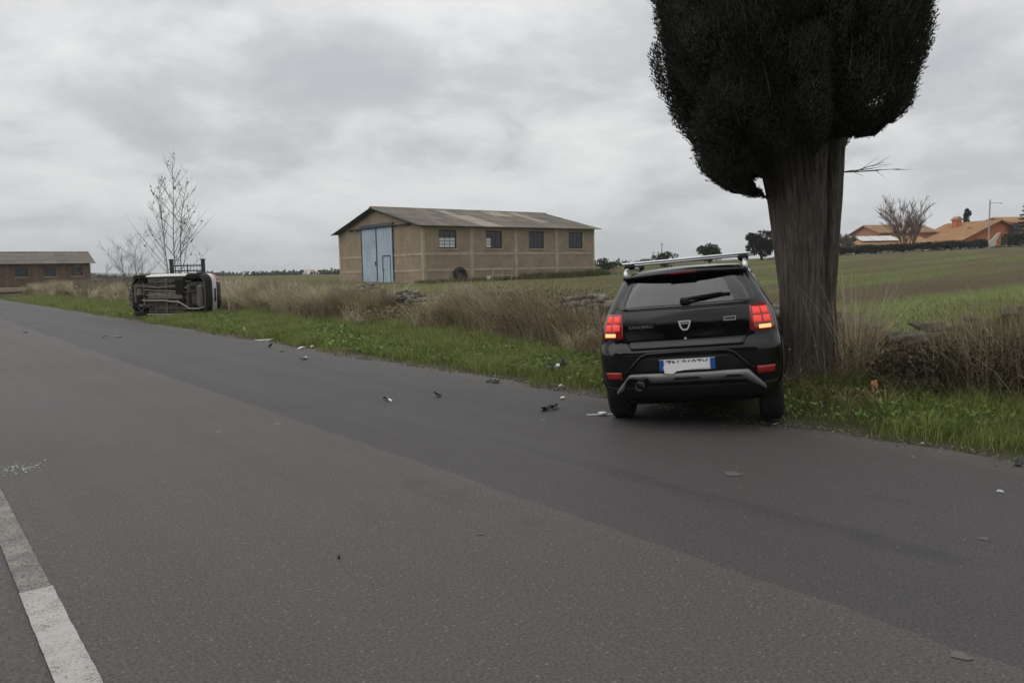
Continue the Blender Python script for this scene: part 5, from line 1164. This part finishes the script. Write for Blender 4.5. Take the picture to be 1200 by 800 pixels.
def verge():
    parts = []
    for n, s0, s1, wmul, hm in ((150000, -9, 12, 1.0, 1.0), (120000, 12, 30, 1.7, 1.15), (70000, 30, 75, 3.0, 1.3)):
        s, t, p, k = scatter(n, s0, s1, lambda s: edge_t(s)+.03+.06*np.sin(s*3.7)+.05*np.sin(s*9.1), lambda s: brush_t(s)+.9)
        patch = wob(p[:, 0], p[:, 1], 1.1)+.6*wob(p[:, 0], p[:, 1], 3.1)
        keep = (RNG.random(n) < np.clip(.52+.5*patch, .08, 1)*np.clip(.5+6*k, 0, 1)) & car_mask(p) & trunk_mask(p) & car2_mask(p); p = p[keep]; k = k[keep]; m = len(p); pt = patch[keep]
        h = RNG.uniform(.06, .18, m)*(1+.7*k)*np.clip(1+.35*pt, .5, 1.6)*hm; tint = pick(GR, m, .22)*(1+.16*pt)[:, None]; dryp = RNG.random(m) < np.clip(.06+.22*wob(p[:, 0]-4, p[:, 1]+2, .8)+.10*k, .02, .5); tint[dryp] = pick([(.27, .23, .13), (.20, .17, .09)], int(dryp.sum()), .2)
        parts.append(ribbons(p-np.array([0, 0, .01]), RNG.uniform(0, 6.28, m), h, RNG.uniform(.1, .9, m), RNG.uniform(.004, .009, m)*wmul, 2, tint))
    c = join(parts); o = link('verge_grass', np_mesh('verge_grass', *c[:2], M_blade, c[2])); tag(o, 'short green grass along the far edge of the road', 'grass', kind='stuff')
    parts = []
    for n, s0, s1, mul in ((34000, -8, 13, 1.0), (26000, 13, 45, 1.7)):
        s, t, p, k = scatter(n, s0, s1, lambda s: edge_t(s)+.25, lambda s: brush_t(s)+.5); patch = wob(p[:, 0]+7, p[:, 1], 1.3)
        keep = (RNG.random(n) < np.clip(.45+.6*patch, 0, 1)) & car_mask(p) & trunk_mask(p) & car2_mask(p); p = p[keep]; m = len(p); p[:, 2] += RNG.uniform(.01, .12, m)
        dv = RNG.normal(size=(m, 3)); dv[:, 2] = np.abs(dv[:, 2])*.5+.1
        parts.append(leaves(p, dv, RNG.uniform(.03, .085, m)*mul, RNG.uniform(.02, .05, m)*mul, pick([(.125, .20, .045), (.16, .23, .056), (.22, .27, .10), (.10, .15, .036)], m, .2)))
    n = 900; s, t, p, k = scatter(n, -6, 25, lambda s: edge_t(s)+.4, lambda s: brush_t(s)+.3); p = p[car_mask(p) & trunk_mask(p)]; m = len(p); p[:, 2] += RNG.uniform(.08, .16, m); parts.append(leaves(p, RNG.normal(size=(m, 3)), np.full(m, .02), np.full(m, .02), pick([(.5, .5, .42), (.45, .45, .2)], m)))
    c = join(parts); o = link('verge_weeds', np_mesh('verge_weeds', *c[:2], M_blade, c[2])); tag(o, 'small broad-leaved weeds growing through the verge grass', 'weeds', kind='stuff')
verge()
def tufts():
    parts = []
    for nc, s0, s1, wm in ((260, -8, 13, 1.0), (320, 13, 45, 1.8)):
        s, t, p, k = scatter(nc, s0, s1, lambda s: edge_t(s)+.3, lambda s: brush_t(s)+.3); p = p[car_mask(p) & trunk_mask(p) & car2_mask(p)]; nc = len(p); cols = pick(GR+[(.10, .16, .03), (.24, .21, .11)], nc, .15); hh = RNG.uniform(.12, .34, nc)
        i = np.repeat(np.arange(nc), 55); m = len(i); q = p[i]+np.concatenate([RNG.normal(size=(m, 2))*.05, np.zeros((m, 1))], 1); az = np.arctan2(q[:, 1]-p[i][:, 1], q[:, 0]-p[i][:, 0])
        parts.append(ribbons(q, az, hh[i]*RNG.uniform(.5, 1.2, m), RNG.uniform(.2, 1.1, m), RNG.uniform(.004, .009, m)*wm, 3, np.clip(cols[i]*(1+RNG.normal(size=(m, 1))*.15), .01, 1), .25))
    c = join(parts); tag(link('verge_tufts', np_mesh('verge_tufts', *c[:2], M_blade, c[2])), 'longer grass tufts dotted through the short verge grass', 'grass', kind='stuff')
tufts()
# brown leaf litter round the foot of the cypress
n = 2600; a = RNG.uniform(0, 6.28, n); r = .35+np.abs(RNG.normal(size=n))*.45; p = np.stack([4.1+r*np.cos(a)*1.2, 9.0+r*np.sin(a)*.7], 1); p = np.concatenate([p, ground_z(p[:, 0], p[:, 1])[:, None]+RNG.uniform(0, .10, (n, 1))], 1); p = p[trunk_mask(p) & car_mask(p)]; n = len(p)
c = leaves(p, RNG.normal(size=(n, 3)), RNG.uniform(.03, .09, n), RNG.uniform(.012, .035, n), pick([(.20, .125, .075), (.14, .09, .055), (.30, .22, .14), (.09, .06, .04)], n)); tag(link('leaf_litter', np_mesh('leaf_litter', *c[:2], M_dryb, c[2])), 'brown leaf and straw litter around the foot of the cypress', 'litter', kind='stuff')
DRY = [(.30, .245, .17), (.21, .17, .115), (.37, .31, .22), (.16, .125, .09), (.10, .08, .058), (.15, .14, .07)]
def brush():
    parts = []
    DR = np.array([(.46, .40, .28), (.38, .32, .215), (.52, .45, .32), (.27, .22, .155), (.14, .11, .08), (.28, .21, .145), (.21, .215, .09), (.44, .38, .26)])
    for n, nc, s0, s1, wm in ((52000, 240, -8, 12, 1.0), (80000, 340, 12, 32, 1.5), (44000, 280, 32, 90, 2.8)):
        cs_ = RNG.uniform(s0, s1, nc); ck = RNG.uniform(0, 1, nc)**.8; ct = brush_t(cs_)+(wall_t(cs_)-.2-brush_t(cs_))*ck
        cc = DR[RNG.integers(0, len(DR), nc)]; ch = RNG.uniform(.45, 1.15, nc)*(.65+.45*ck); caz = RNG.uniform(0, 6.28, nc); cl_ = np.abs(RNG.normal(size=nc))*.35+.08; csp = RNG.uniform(.10, .42, nc)
        i = RNG.integers(0, nc, n); s = cs_[i]+RNG.normal(size=n)*csp[i]; t = ct[i]+RNG.normal(size=n)*csp[i]*.7
        ok = (t < wall_t(s)-.05) & (t > brush_t(s)-.3); s, t, i = s[ok], t[ok], i[ok]; p = xy(s, t); p = np.concatenate([p, ground_z(p[:, 0], p[:, 1])[:, None]], 1)
        ok = trunk_mask(p) & car_mask(p) & car2_mask(p); p, i, s = p[ok], i[ok], s[ok]; m = len(p)
        h = ch[i]*RNG.uniform(.45, 1.2, m)*np.where(s < 6, 1.22, 1.3)*(1-.58*sm(s, 16.2, 17.0)*(1-sm(s, 19.2, 20.2)))*(1-.45*sm(s, 3.3, 3.7)*(1-sm(s, 4.5, 4.8))); az = caz[i]+RNG.normal(size=m)*.9
        col = np.clip(cc[i]*(1+RNG.normal(size=(m, 1))*.18), .01, 1)
        parts.append(ribbons(p, az, h, cl_[i]+np.abs(RNG.normal(size=m))*.3, RNG.uniform(.004, .009, m)*wm, 4, col, RNG.uniform(.0, .4, m)[0]))
        # matted undergrowth of bent straw, dead leaves and low green
        m2 = int(n*.5); s, t, p, k = scatter(m2, s0, s1, lambda s: brush_t(s)-.25, lambda s: wall_t(s)-.1); p = p[trunk_mask(p) & car_mask(p) & car2_mask(p)]; m2 = len(p); pw = wob(p[:, 0]+2, p[:, 1], 1.4)
        pal = np.where((pw > .15)[:, None], pick([(.13, .16, .045), (.16, .18, .06), (.10, .13, .036)], m2, .2), pick([(.27, .215, .14), (.18, .14, .095), (.34, .28, .19), (.10, .08, .055)], m2, .2))
        parts.append(ribbons(p, RNG.uniform(0, 6.28, m2), RNG.uniform(.10, .45, m2), RNG.uniform(.5, 1.8, m2), RNG.uniform(.005, .010, m2)*wm, 3, pal, .4))
        m3 = int(n*.4); s, t, p, k = scatter(m3, s0, s1, lambda s: brush_t(s)-.1, lambda s: wall_t(s)-.05); p = p[trunk_mask(p) & car_mask(p) & car2_mask(p)]; m3 = len(p); p[:, 2] += RNG.uniform(.0, .55, m3)
        parts.append(leaves(p, RNG.normal(size=(m3, 3)), RNG.uniform(.03, .09, m3)*wm**.6, RNG.uniform(.012, .035, m3)*wm**.6, pick([(.17, .125, .08), (.10, .075, .05), (.08, .095, .035), (.23, .18, .12)], m3, .25)))
    c = join(parts); o = link('dry_grass', np_mesh('dry_grass', *c[:2], M_dryb, c[2])); tag(o, 'straw coloured dry grass and stalks in front of the stone wall', 'dry grass', kind='stuff')
brush()
def clump(name, label, s, t, n, hr, spread, cols, lean=.35, group=None, w=.007, cat='dry grass'):
    p0 = xy(np.array(s), np.array(t)); root = empty(name, (p0[0], p0[1], gz(*p0)-.02), 0, label, cat, group)
    a = RNG.uniform(0, 6.28, n); r = np.abs(RNG.normal(size=n))*spread; b = np.stack([r*np.cos(a), r*np.sin(a), np.zeros(n)], 1); h = RNG.uniform(*hr, n)
    c = ribbons(b, a+RNG.normal(size=n)*.6, h, np.abs(RNG.normal(size=n))*lean, np.full(n, w), 5, pick(cols, n, .15), .05)
    link('stalk', np_mesh('stalk', *c[:2], M_dryb, c[2]), root)['kind'] = 'stuff'; return root
PALE = [(.44, .37, .26), (.52, .45, .33), (.36, .29, .19)]
clump('reed_clump', 'tall pale reed clump right beside the cypress trunk', 4.72, 9.25, 260, (.8, 1.6), .17, PALE, .32, w=.010)
for k, (s, t) in enumerate([(3.55, 9.15), (3.2, 9.5), (2.9, 9.3), (3.05, 8.9), (2.6, 9.0), (2.2, 9.2)]): clump('reed_clump', 'dry reed clump before the stone wall, on the field side of the cypress', s, t, 150, (.6, 1.45), .25, DRY[:3], .45, 'dry reed clumps right of the cypress')
for k, (s, t) in enumerate([(20.3, 10.9), (21.6, 11.1), (10.2, 9.6), (11.4, 9.9), (13.2, 10.3), (23.5, 11.2), (26.5, 11.4), (30, 11.2), (15.3, 10.6), (21.2, 10.6), (34, 11.2), (38, 11.0), (42, 11.2), (47, 11.0)]): clump('reed_clump', 'dry brown stalk clump in the rank growth before the wall', s, t, 230, (.5, 1.15), .38, [(.24, .18, .125), (.30, .235, .165), (.17, .125, .09)], .5, 'dry stalk clumps before the wall', w=.011)
YG = [(.22, .24, .085), (.27, .27, .12), (.18, .20, .07), (.32, .29, .16)]
for s_, t_ in [(3.3, 9.75), (3.0, 9.6), (3.6, 9.7), (2.7, 9.5), (2.4, 9.3)]: clump('tall_grass_clump', 'tall yellow-green grass clump against the wall past the cypress', s_, t_, 260, (.6, 1.3), .24, YG, .4, 'yellow-green grass past the cypress', cat='grass')
def bramble(label, s, t, n, hgt, spread, group, cols, leafcol, nl):
    p0 = xy(np.array(s), np.array(t)); root = empty('bramble_bush', (p0[0], p0[1], gz(*p0)-.02), 0, label, 'bush', group)
    a = RNG.uniform(0, 6.28, n); r = np.abs(RNG.normal(size=n))*spread*.55; b = np.stack([r*np.cos(a), r*np.sin(a), RNG.uniform(0, .25, n)], 1); saz = RNG.uniform(0, 6.28, n)
    c = ribbons(b, RNG.uniform(0, 6.28, n), RNG.uniform(.4, 1.15, n)*hgt, RNG.uniform(.2, 1.1, n), RNG.uniform(.006, .012, n), 5, pick(cols, n, .25), .35, saz); link('cane', np_mesh('cane', *c[:2], M_twig, c[2]), root)['kind'] = 'stuff'
    a = RNG.uniform(0, 6.28, nl); r = np.sqrt(RNG.uniform(0, 1, nl))*spread; z = RNG.uniform(.08, 1, nl)*hgt*.85*np.sqrt(np.clip(1-(r/spread)**2*.8, .05, 1))
    c = leaves(np.stack([r*np.cos(a), r*np.sin(a), z], 1), RNG.normal(size=(nl, 3)), RNG.uniform(.03, .075, nl), RNG.uniform(.02, .045, nl), pick(leafcol, nl, .3)); link('foliage', np_mesh('foliage', *c[:2], M_leaf, c[2]), root)['kind'] = 'stuff'
DK = [(.045, .033, .025), (.065, .048, .035), (.03, .024, .018)]; LF = [(.045, .045, .02), (.03, .036, .016), (.07, .055, .03)]
BRN = [(.095, .072, .056), (.12, .093, .07), (.065, .05, .04)]
for s, t, h in [(12.6, 11.0, 1.4), (14.4, 11.3, 1.4), (11.0, 10.9, 1.3), (9.2, 10.7, 1.3), (15.4, 11.5, 1.15), (22.4, 11.4, 1.1), (25.0, 11.3, 1.0), (27.5, 11.4, 1.05), (7.7, 10.5, 1.25), (31, 11.3, 1.0)]:
    bramble('tangled dark brown bramble bush against the wall, on the road side of the barn', s, t, 600, h, 1.05, 'brown brambles before the barn', BRN, [(.06, .05, .028), (.09, .065, .045), (.04, .042, .02)], 1500)
for s, t, h in [(3.75, 9.25, .65), (3.2, 9.2, .8), (2.7, 9.3, .9), (2.2, 9.2, 1.0), (1.5, 9.2, 1.0)]:
    bramble('low dark green bramble under the stone wall past the cypress', s, t, 420, h, .75, 'green brambles right of the cypress', DK, LF, 2200)
def field_grass():
    parts = []
    for n, s0, s1, t0, t1, wm, hh in ((50000, -14, 40, 10.7, 26, 2.2, .12), (50000, -30, 70, 26, 75, 3.6, .10)):
        s = RNG.uniform(s0, s1, n); t = RNG.uniform(t0, t1, n)+np.where(s > 5, 1.7, 0); p = xy(s, t); p = np.concatenate([p, ground_z(p[:, 0], p[:, 1])[:, None]], 1)
        pl = (s > 12.8) & (s < 18.2) & (t > 12); bnd = np.sin(s*.9+.6*np.sin(t*.05)); keep = (RNG.random(n) < np.where(pl, .12, np.clip(.55+.4*bnd, .1, 1)))
        lb = np.stack([(p[:, 0]+6.75)*bx_.x+(p[:, 1]-60)*bx_.y, (p[:, 0]+6.75)*by_.x+(p[:, 1]-60)*by_.y], 1); keep &= ~((lb[:, 0] > -.1) & (lb[:, 0] < 18.3) & (lb[:, 1] > -.1) & (lb[:, 1] < 15.3))
        p = p[keep]; m = len(p); g = [(.115, .135, .042), (.135, .155, .05), (.165, .15, .08), (.12, .115, .052)]
        parts.append(ribbons(p, RNG.uniform(0, 6.28, m), RNG.uniform(.4, 1.3, m)*hh, RNG.uniform(.2, 1.0, m), RNG.uniform(.006, .012, m)*wm, 2, pick(g, m, .2)))
    # rank strip along the barn
    n = 5000; u = RNG.uniform(-1, 19, n); v = -np.abs(RNG.normal(size=n))*.8-.15; x = -6.75+bx_.x*u+by_.x*v; y = 60+bx_.y*u+by_.y*v; p = np.stack([x, y, ground_z(x, y)], 1)
    parts.append(ribbons(p, RNG.uniform(0, 6.28, n), RNG.uniform(.15, .6, n)*(.6+.6*(u > 9)), RNG.uniform(.2, .8, n), np.full(n, .05), 2, pick([(.05, .065, .02), (.09, .085, .035), (.07, .085, .025)], n)))
    c = join(parts); o = link('field_grass', np_mesh('field_grass', *c[:2], M_blade, c[2])); tag(o, 'rough grass and seedlings covering the field beyond the wall', 'grass', kind='stuff')
field_grass()
# far scrub line and tiny far buildings on the plain
def far_scrub():
    parts = []; rg = RNG
    for k in range(150):
        az = rg.uniform(R(-34), R(14)); d = rg.uniform(230, 700); 
        if R(-19) < az < R(-13) and rg.random() < .9: d = rg.uniform(300, 420)
        x, y = d*math.sin(az), d*math.cos(az); h = rg.uniform(.8, 2.6)*(d/400); n = 60; q = rg.normal(size=(n, 3))*np.array([2.2, 1, .5])*h*.5; q[:, 2] = np.abs(q[:, 2])*.9
        parts.append(leaves(q+np.array([x, y, float(ground_z(x, y))]), rg.normal(size=(n, 3)), np.full(n, .9*h), np.full(n, .6*h), pick([(.035, .04, .024), (.05, .05, .03), (.028, .034, .02)], n)))
    c = join(parts); o = link('far_scrub', np_mesh('far_scrub', *c[:2], M_leaf, c[2])); tag(o, 'dark line of distant trees and scrub on the plain', 'trees', kind='stuff')
far_scrub()
for k, (az, d, w) in enumerate([(-19.0, 1500, 14), (-18.3, 1700, 10), (-17.0, 1450, 20), (-20.6, 1600, 9), (-14.6, 1500, 24)]):
    x, y = d*math.sin(R(az)), d*math.cos(R(az)); z = float(ground_z(x, y))+2.6; root = empty('far_house', (x, y, z), R(az*3), 'tiny pale building far off on the plain under the hills', 'building', 'far buildings on the plain')
    q = MB(); q.b2((-w/2, -4, -4), (w/2, 4, 3.6)); q.build('wall', M_whiter, root); q = MB(); q.prism([(-4.4, 3.6), (4.4, 3.6), (0, 5.4)], -w/2-.4, w/2+.4, 'x'); q.build('roof', M_tile2, root)

# unseen evergreens added behind the camera to give the black paint darkness to mirror
for k, (s_, t_, H_, r_) in enumerate([(-14, -9, 9, 3.6), (-8.5, -10, 10, 3.8), (-3.0, -9.5, 9, 3.6), (2.5, -10.5, 10, 3.8), (8.5, -11, 9.5, 3.7)]):
    p = xy(np.array(s_), np.array(t_)); leafy_tree('added_evergreen', 'added unseen evergreen behind the camera, dark for the black paint to mirror', (float(p[0]), float(p[1])), H_, r_, 60+k, n=5200, cols=((.02, .027, .014), (.03, .036, .018)), ls=.6, trunk_h=.08, group='added evergreens behind the camera', nc=26)
# ================================================================== crash debris
M_dpl = mat('broken_black_plastic', (.02, .02, .021), .5, var=.3); M_dgr = mat('broken_grey_plastic', (.12, .12, .12), .55, var=.25); M_dwh = mat('white_broken_plastic', (.66, .66, .65), .45, var=.08)
M_dcl = mat('clear_lens_shard', (.42, .45, .46), .2, var=.15)
def shard(rnd, sx, sy, h, n=9, lift=.0, th=.012):
    """bent irregular plate with thickness"""
    q = MB(); a0 = rnd.uniform(0, 6); pts = [((.6+.4*rnd.random())*sx/2*math.cos(2*math.pi*k/n), (.6+.4*rnd.random())*sy/2*math.sin(2*math.pi*k/n)) for k in range(n)]
    cz = lambda x, y: h*(.5+.5*math.cos(x/sx*5+a0))*1.0+lift
    top = [(x, y, cz(x, y)+th) for x, y in pts]+[(0, 0, cz(0, 0)+th+h*.3)]; bot = [(x, y, cz(x, y)) for x, y in pts]+[(0, 0, cz(0, 0)+h*.3)]
    q.v = top+bot; m = n+1; q.f = [(k, (k+1) % n, n) for k in range(n)]+[(m+(k+1) % n, m+k, m+n) for k in range(n)]+[((k+1) % n, k, m+k, m+(k+1) % n) for k in range(n)]; return q
def debris(name, label, x, y, size, m, seed, extra=(), z=None, cat='debris', h=.03):
    rnd = random.Random(seed); z = .003 if z is None else z; root = empty(name, (x, y, z), rnd.uniform(0, 6), label, cat)
    shard(rnd, size[0], size[1], h).build('shard', m, root)
    for i, (dx, dy, s_, m2) in enumerate(extra): shard(rnd, s_, s_*.5, h*.8, 7).build('fragment', m2, root, loc=(dx, dy, .004), rot=(0, 0, rnd.uniform(0, 6)))
debris('broken_trim', 'long black broken trim piece with a pale tip on the road near the hatchback', .42, 8.66, (.30, .06), M_dpl, 1, [(.12, .03, .14, M_dgr), (-.1, .01, .16, M_dpl), (.03, -.03, .10, M_dpl)], h=.05)
debris('broken_shard', 'dark shard with a pale grey end at the grass edge', .54, 10.23, (.20, .10), M_dpl, 2, [(.10, .05, .13, M_dcl)], h=.04)
debris('broken_shard', 'small flat white shard on the asphalt by the grass edge', .61, 9.4, (.13, .06), M_dwh, 3, h=.01)
debris('broken_trim', 'grey slatted grille fragment on the road by the verge', -.26, 10.89, (.20, .09), M_dgr, 4, [(.05, .06, .18, M_dpl), (-.04, -.05, .15, M_dgr)], h=.05)
debris('broken_shard', 'compact dark cube-like fragment alone on the far lane', -.97, 9.72, (.12, .10), M_dpl, 5, [(.0, .02, .08, M_dgr)], h=.06)
debris('broken_shard', 'black splinters with one white chip on the far lane', -1.56, 9.53, (.20, .07), M_dpl, 6, [(.12, .03, .10, M_dwh), (-.08, -.06, .10, M_dpl)], h=.03)
debris('broken_shard', 'grey-blue lens shard below the verge between wreck and hatchback', -3.89, 14.36, (.30, .10), M_dcl, 7, [(-.2, .1, .12, M_dpl)], h=.04)
debris('broken_shard', 'long white plastic strip on the verge edge towards the overturned car', -4.52, 16.4, (.42, .10), M_dwh, 8, [(-.5, .2, .25, M_dcl), (.3, -.1, .12, M_dwh)], h=.03)
debris('broken_shard', 'black lump of plastic on the road edge towards the overturned car', -5.35, 16.88, (.18, .12), M_dpl, 9, h=.08)
debris('broken_shard', 'thin pale curved strip on the road edge near the overturned car', -6.06, 18.68, (.50, .08), M_dwh, 10, [(-.1, .3, .2, M_dcl)], h=.03)
debris('broken_shard', 'grey sheet fragment on the road across from the overturned car', -10.64, 20.68, (.45, .18), M_dgr, 11, [(.4, .1, .2, M_dpl)], h=.03)
debris('broken_shard', 'dark scrap flat on the road where it recedes left', -14.63, 23.07, (.25, .12), M_dpl, 12, h=.04)
debris('broken_shard', 'small black chip on the bare near lane', -1.0, 4.2, (.035, .02), M_dpl, 13, h=.008)
debris('broken_shard', 'black fragment at the grass edge beyond the cypress', 3.93, 5.86, (.12, .06), M_dpl, 14, h=.05)
debris('broken_shard', 'tiny white chip on the far lane beyond the cypress', 3.35, 5.18, (.05, .02), M_dwh, 15, h=.006)
# white strip with a widened middle beside the tyre
root = empty('white_strip', (.97, 8.27, .003), R(2), 'thin white plastic strip with a wide middle beside the rear tyre', 'debris')
q = MB(); q.add([(-.17, -.010, 0), (.17, -.012, 0), (.17, .012, 0), (-.17, .010, 0), (-.17, -.010, .012), (.17, -.012, .012), (.17, .012, .012), (-.17, .010, .012)], [(0, 1, 2, 3), (4, 7, 6, 5), (0, 4, 5, 1), (1, 5, 6, 2), (2, 6, 7, 3), (3, 7, 4, 0)]); q.build('strip', M_dwh, root)
q = MB(); shq = [(-.05, -.035), (-.01, -.05), (.035, -.03), (.05, .01), (.02, .045), (-.025, .04), (-.045, .015)]; q.prism(shq, .0125, .030, 'z'); q.build('bracket', M_dwh, root)
# crumpled car part in the grass
def crumple(name, label, x, y, z, s, parts, cat='debris', seed=1):
    rnd = random.Random(seed); root = empty(name, (x, y, z), 0, label, cat)
    for nm, m_, dx, dy, dz, sc in parts:
        bm = bmesh.new(); bmesh.ops.create_icosphere(bm, subdivisions=2, radius=.5)
        for v in bm.verts: v.co *= 1+rnd.uniform(-.42, .28); v.co.x *= sc[0]; v.co.y *= sc[1]; v.co.z *= sc[2]
        me = bpy.data.meshes.new(nm); bm.to_mesh(me); bm.free(); me.materials.append(m_); link(nm, me, root, (dx, dy, dz), (rnd.uniform(-.3, .3), rnd.uniform(-.3, .3), rnd.uniform(0, 6)))
px, py = .66, 11.35
crumple('torn_car_part', 'crumpled black and silver car part lying in the verge grass', px, py, gz(px, py)+.03, 1, [('housing', M_dpl, 0, 0, .07, (.26, .16, .16)), ('bracket', M_dpl, .10, .05, .13, (.16, .08, .10)), ('bulb_reflector', M_alu, .0, -.09, .08, (.11, .07, .10)), ('duct', M_dgr, -.12, -.02, .06, (.14, .10, .08))], seed=3)
lx, ly = 4.12, 8.65
crumple('litter_wrapper', 'crumpled orange-brown wrapper at the foot of the cypress', lx, ly, gz(lx, ly)+.05, 1, [('fold', mat('wrapper_orange', (.50, .26, .13), .8), 0, 0, .05, (.13, .08, .17)), ('fold', mat('wrapper_tan', (.58, .42, .28), .8), .03, -.05, .0, (.16, .1, .06))], 'litter', 5)
crumple('litter_paper', 'crumpled pale paper in the dead leaves near the orange-brown wrapper', 4.45, 8.62, gz(4.45, 8.62)+.05, 1, [('fold', mat('litter_grey', (.45, .44, .38), .8), 0, 0, .04, (.16, .07, .12)), ('fold', mat('litter_grey2', (.4, .36, .3), .8), -.12, -.08, .0, (.12, .07, .05))], 'litter', 6)
wx, wy2 = xy(np.array(2.95), np.array(9.9)); crumple('litter_bag', 'small white plastic bag scrap caught on the stone wall top', wx, wy2, gz(wx, wy2)+1.1, 1, [('scrap', M_dwh, 0, 0, 0, (.06, .05, .09))], 'litter', 8)
# glass crumbs by the faded line
cs, ts = [], []; rnd = random.Random(2)
q = MB()
for k in range(60): x, y = -4.2+rnd.gauss(0, .10), 6.4+rnd.gauss(0, .13); s_ = rnd.uniform(.003, .009); q.box((x, y, .004+s_/2), (s_*1.4, s_, s_), Matrix.Rotation(rnd.uniform(0, 3), 3, 'Z'))
tag(q.build('glass_crumbs', M_dwh), 'scatter of tiny white glass crumbs on the near lane', 'glass', kind='stuff')
# fallen straw and leaves at the road edge
n = 2600; s = RNG.uniform(-6, 22, n); t = edge_t(s)-np.abs(RNG.normal(size=n))*.16+.03; p = xy(s, t); p = np.concatenate([p, np.full((n, 1), .004)], 1); dv = RNG.normal(size=(n, 3)); dv[:, 2] = np.abs(dv[:, 2])*.12
c = leaves(p, dv, RNG.uniform(.012, .045, n), RNG.uniform(.008, .02, n), pick([(.26, .21, .13), (.15, .12, .08), (.34, .31, .25), (.06, .05, .035)], n)); tag(link('road_edge_litter', np_mesh('road_edge_litter', *c[:2], M_dryb, c[2])), 'straw and grit scattered along the road edge', 'litter', kind='stuff')

# ================================================================== thin winter haze over the plain
hm = bpy.data.materials.new('haze'); hm.use_nodes = True; k = NT(hm.node_tree); k.n.clear()
pv = k.new('ShaderNodeVolumePrincipled'); pv.inputs['Color'].default_value = (.93, .95, .98, 1); pv.inputs['Density'].default_value = .0003; pv.inputs['Anisotropy'].default_value = .0
o_ = k.new('ShaderNodeOutputMaterial'); k.l.new(pv.outputs[0], o_.inputs['Volume'])
q = MB(); q.b2((-4800, -4800, -3), (4800, 4800, 22)); tag(q.build('haze', hm), kind='stuff')
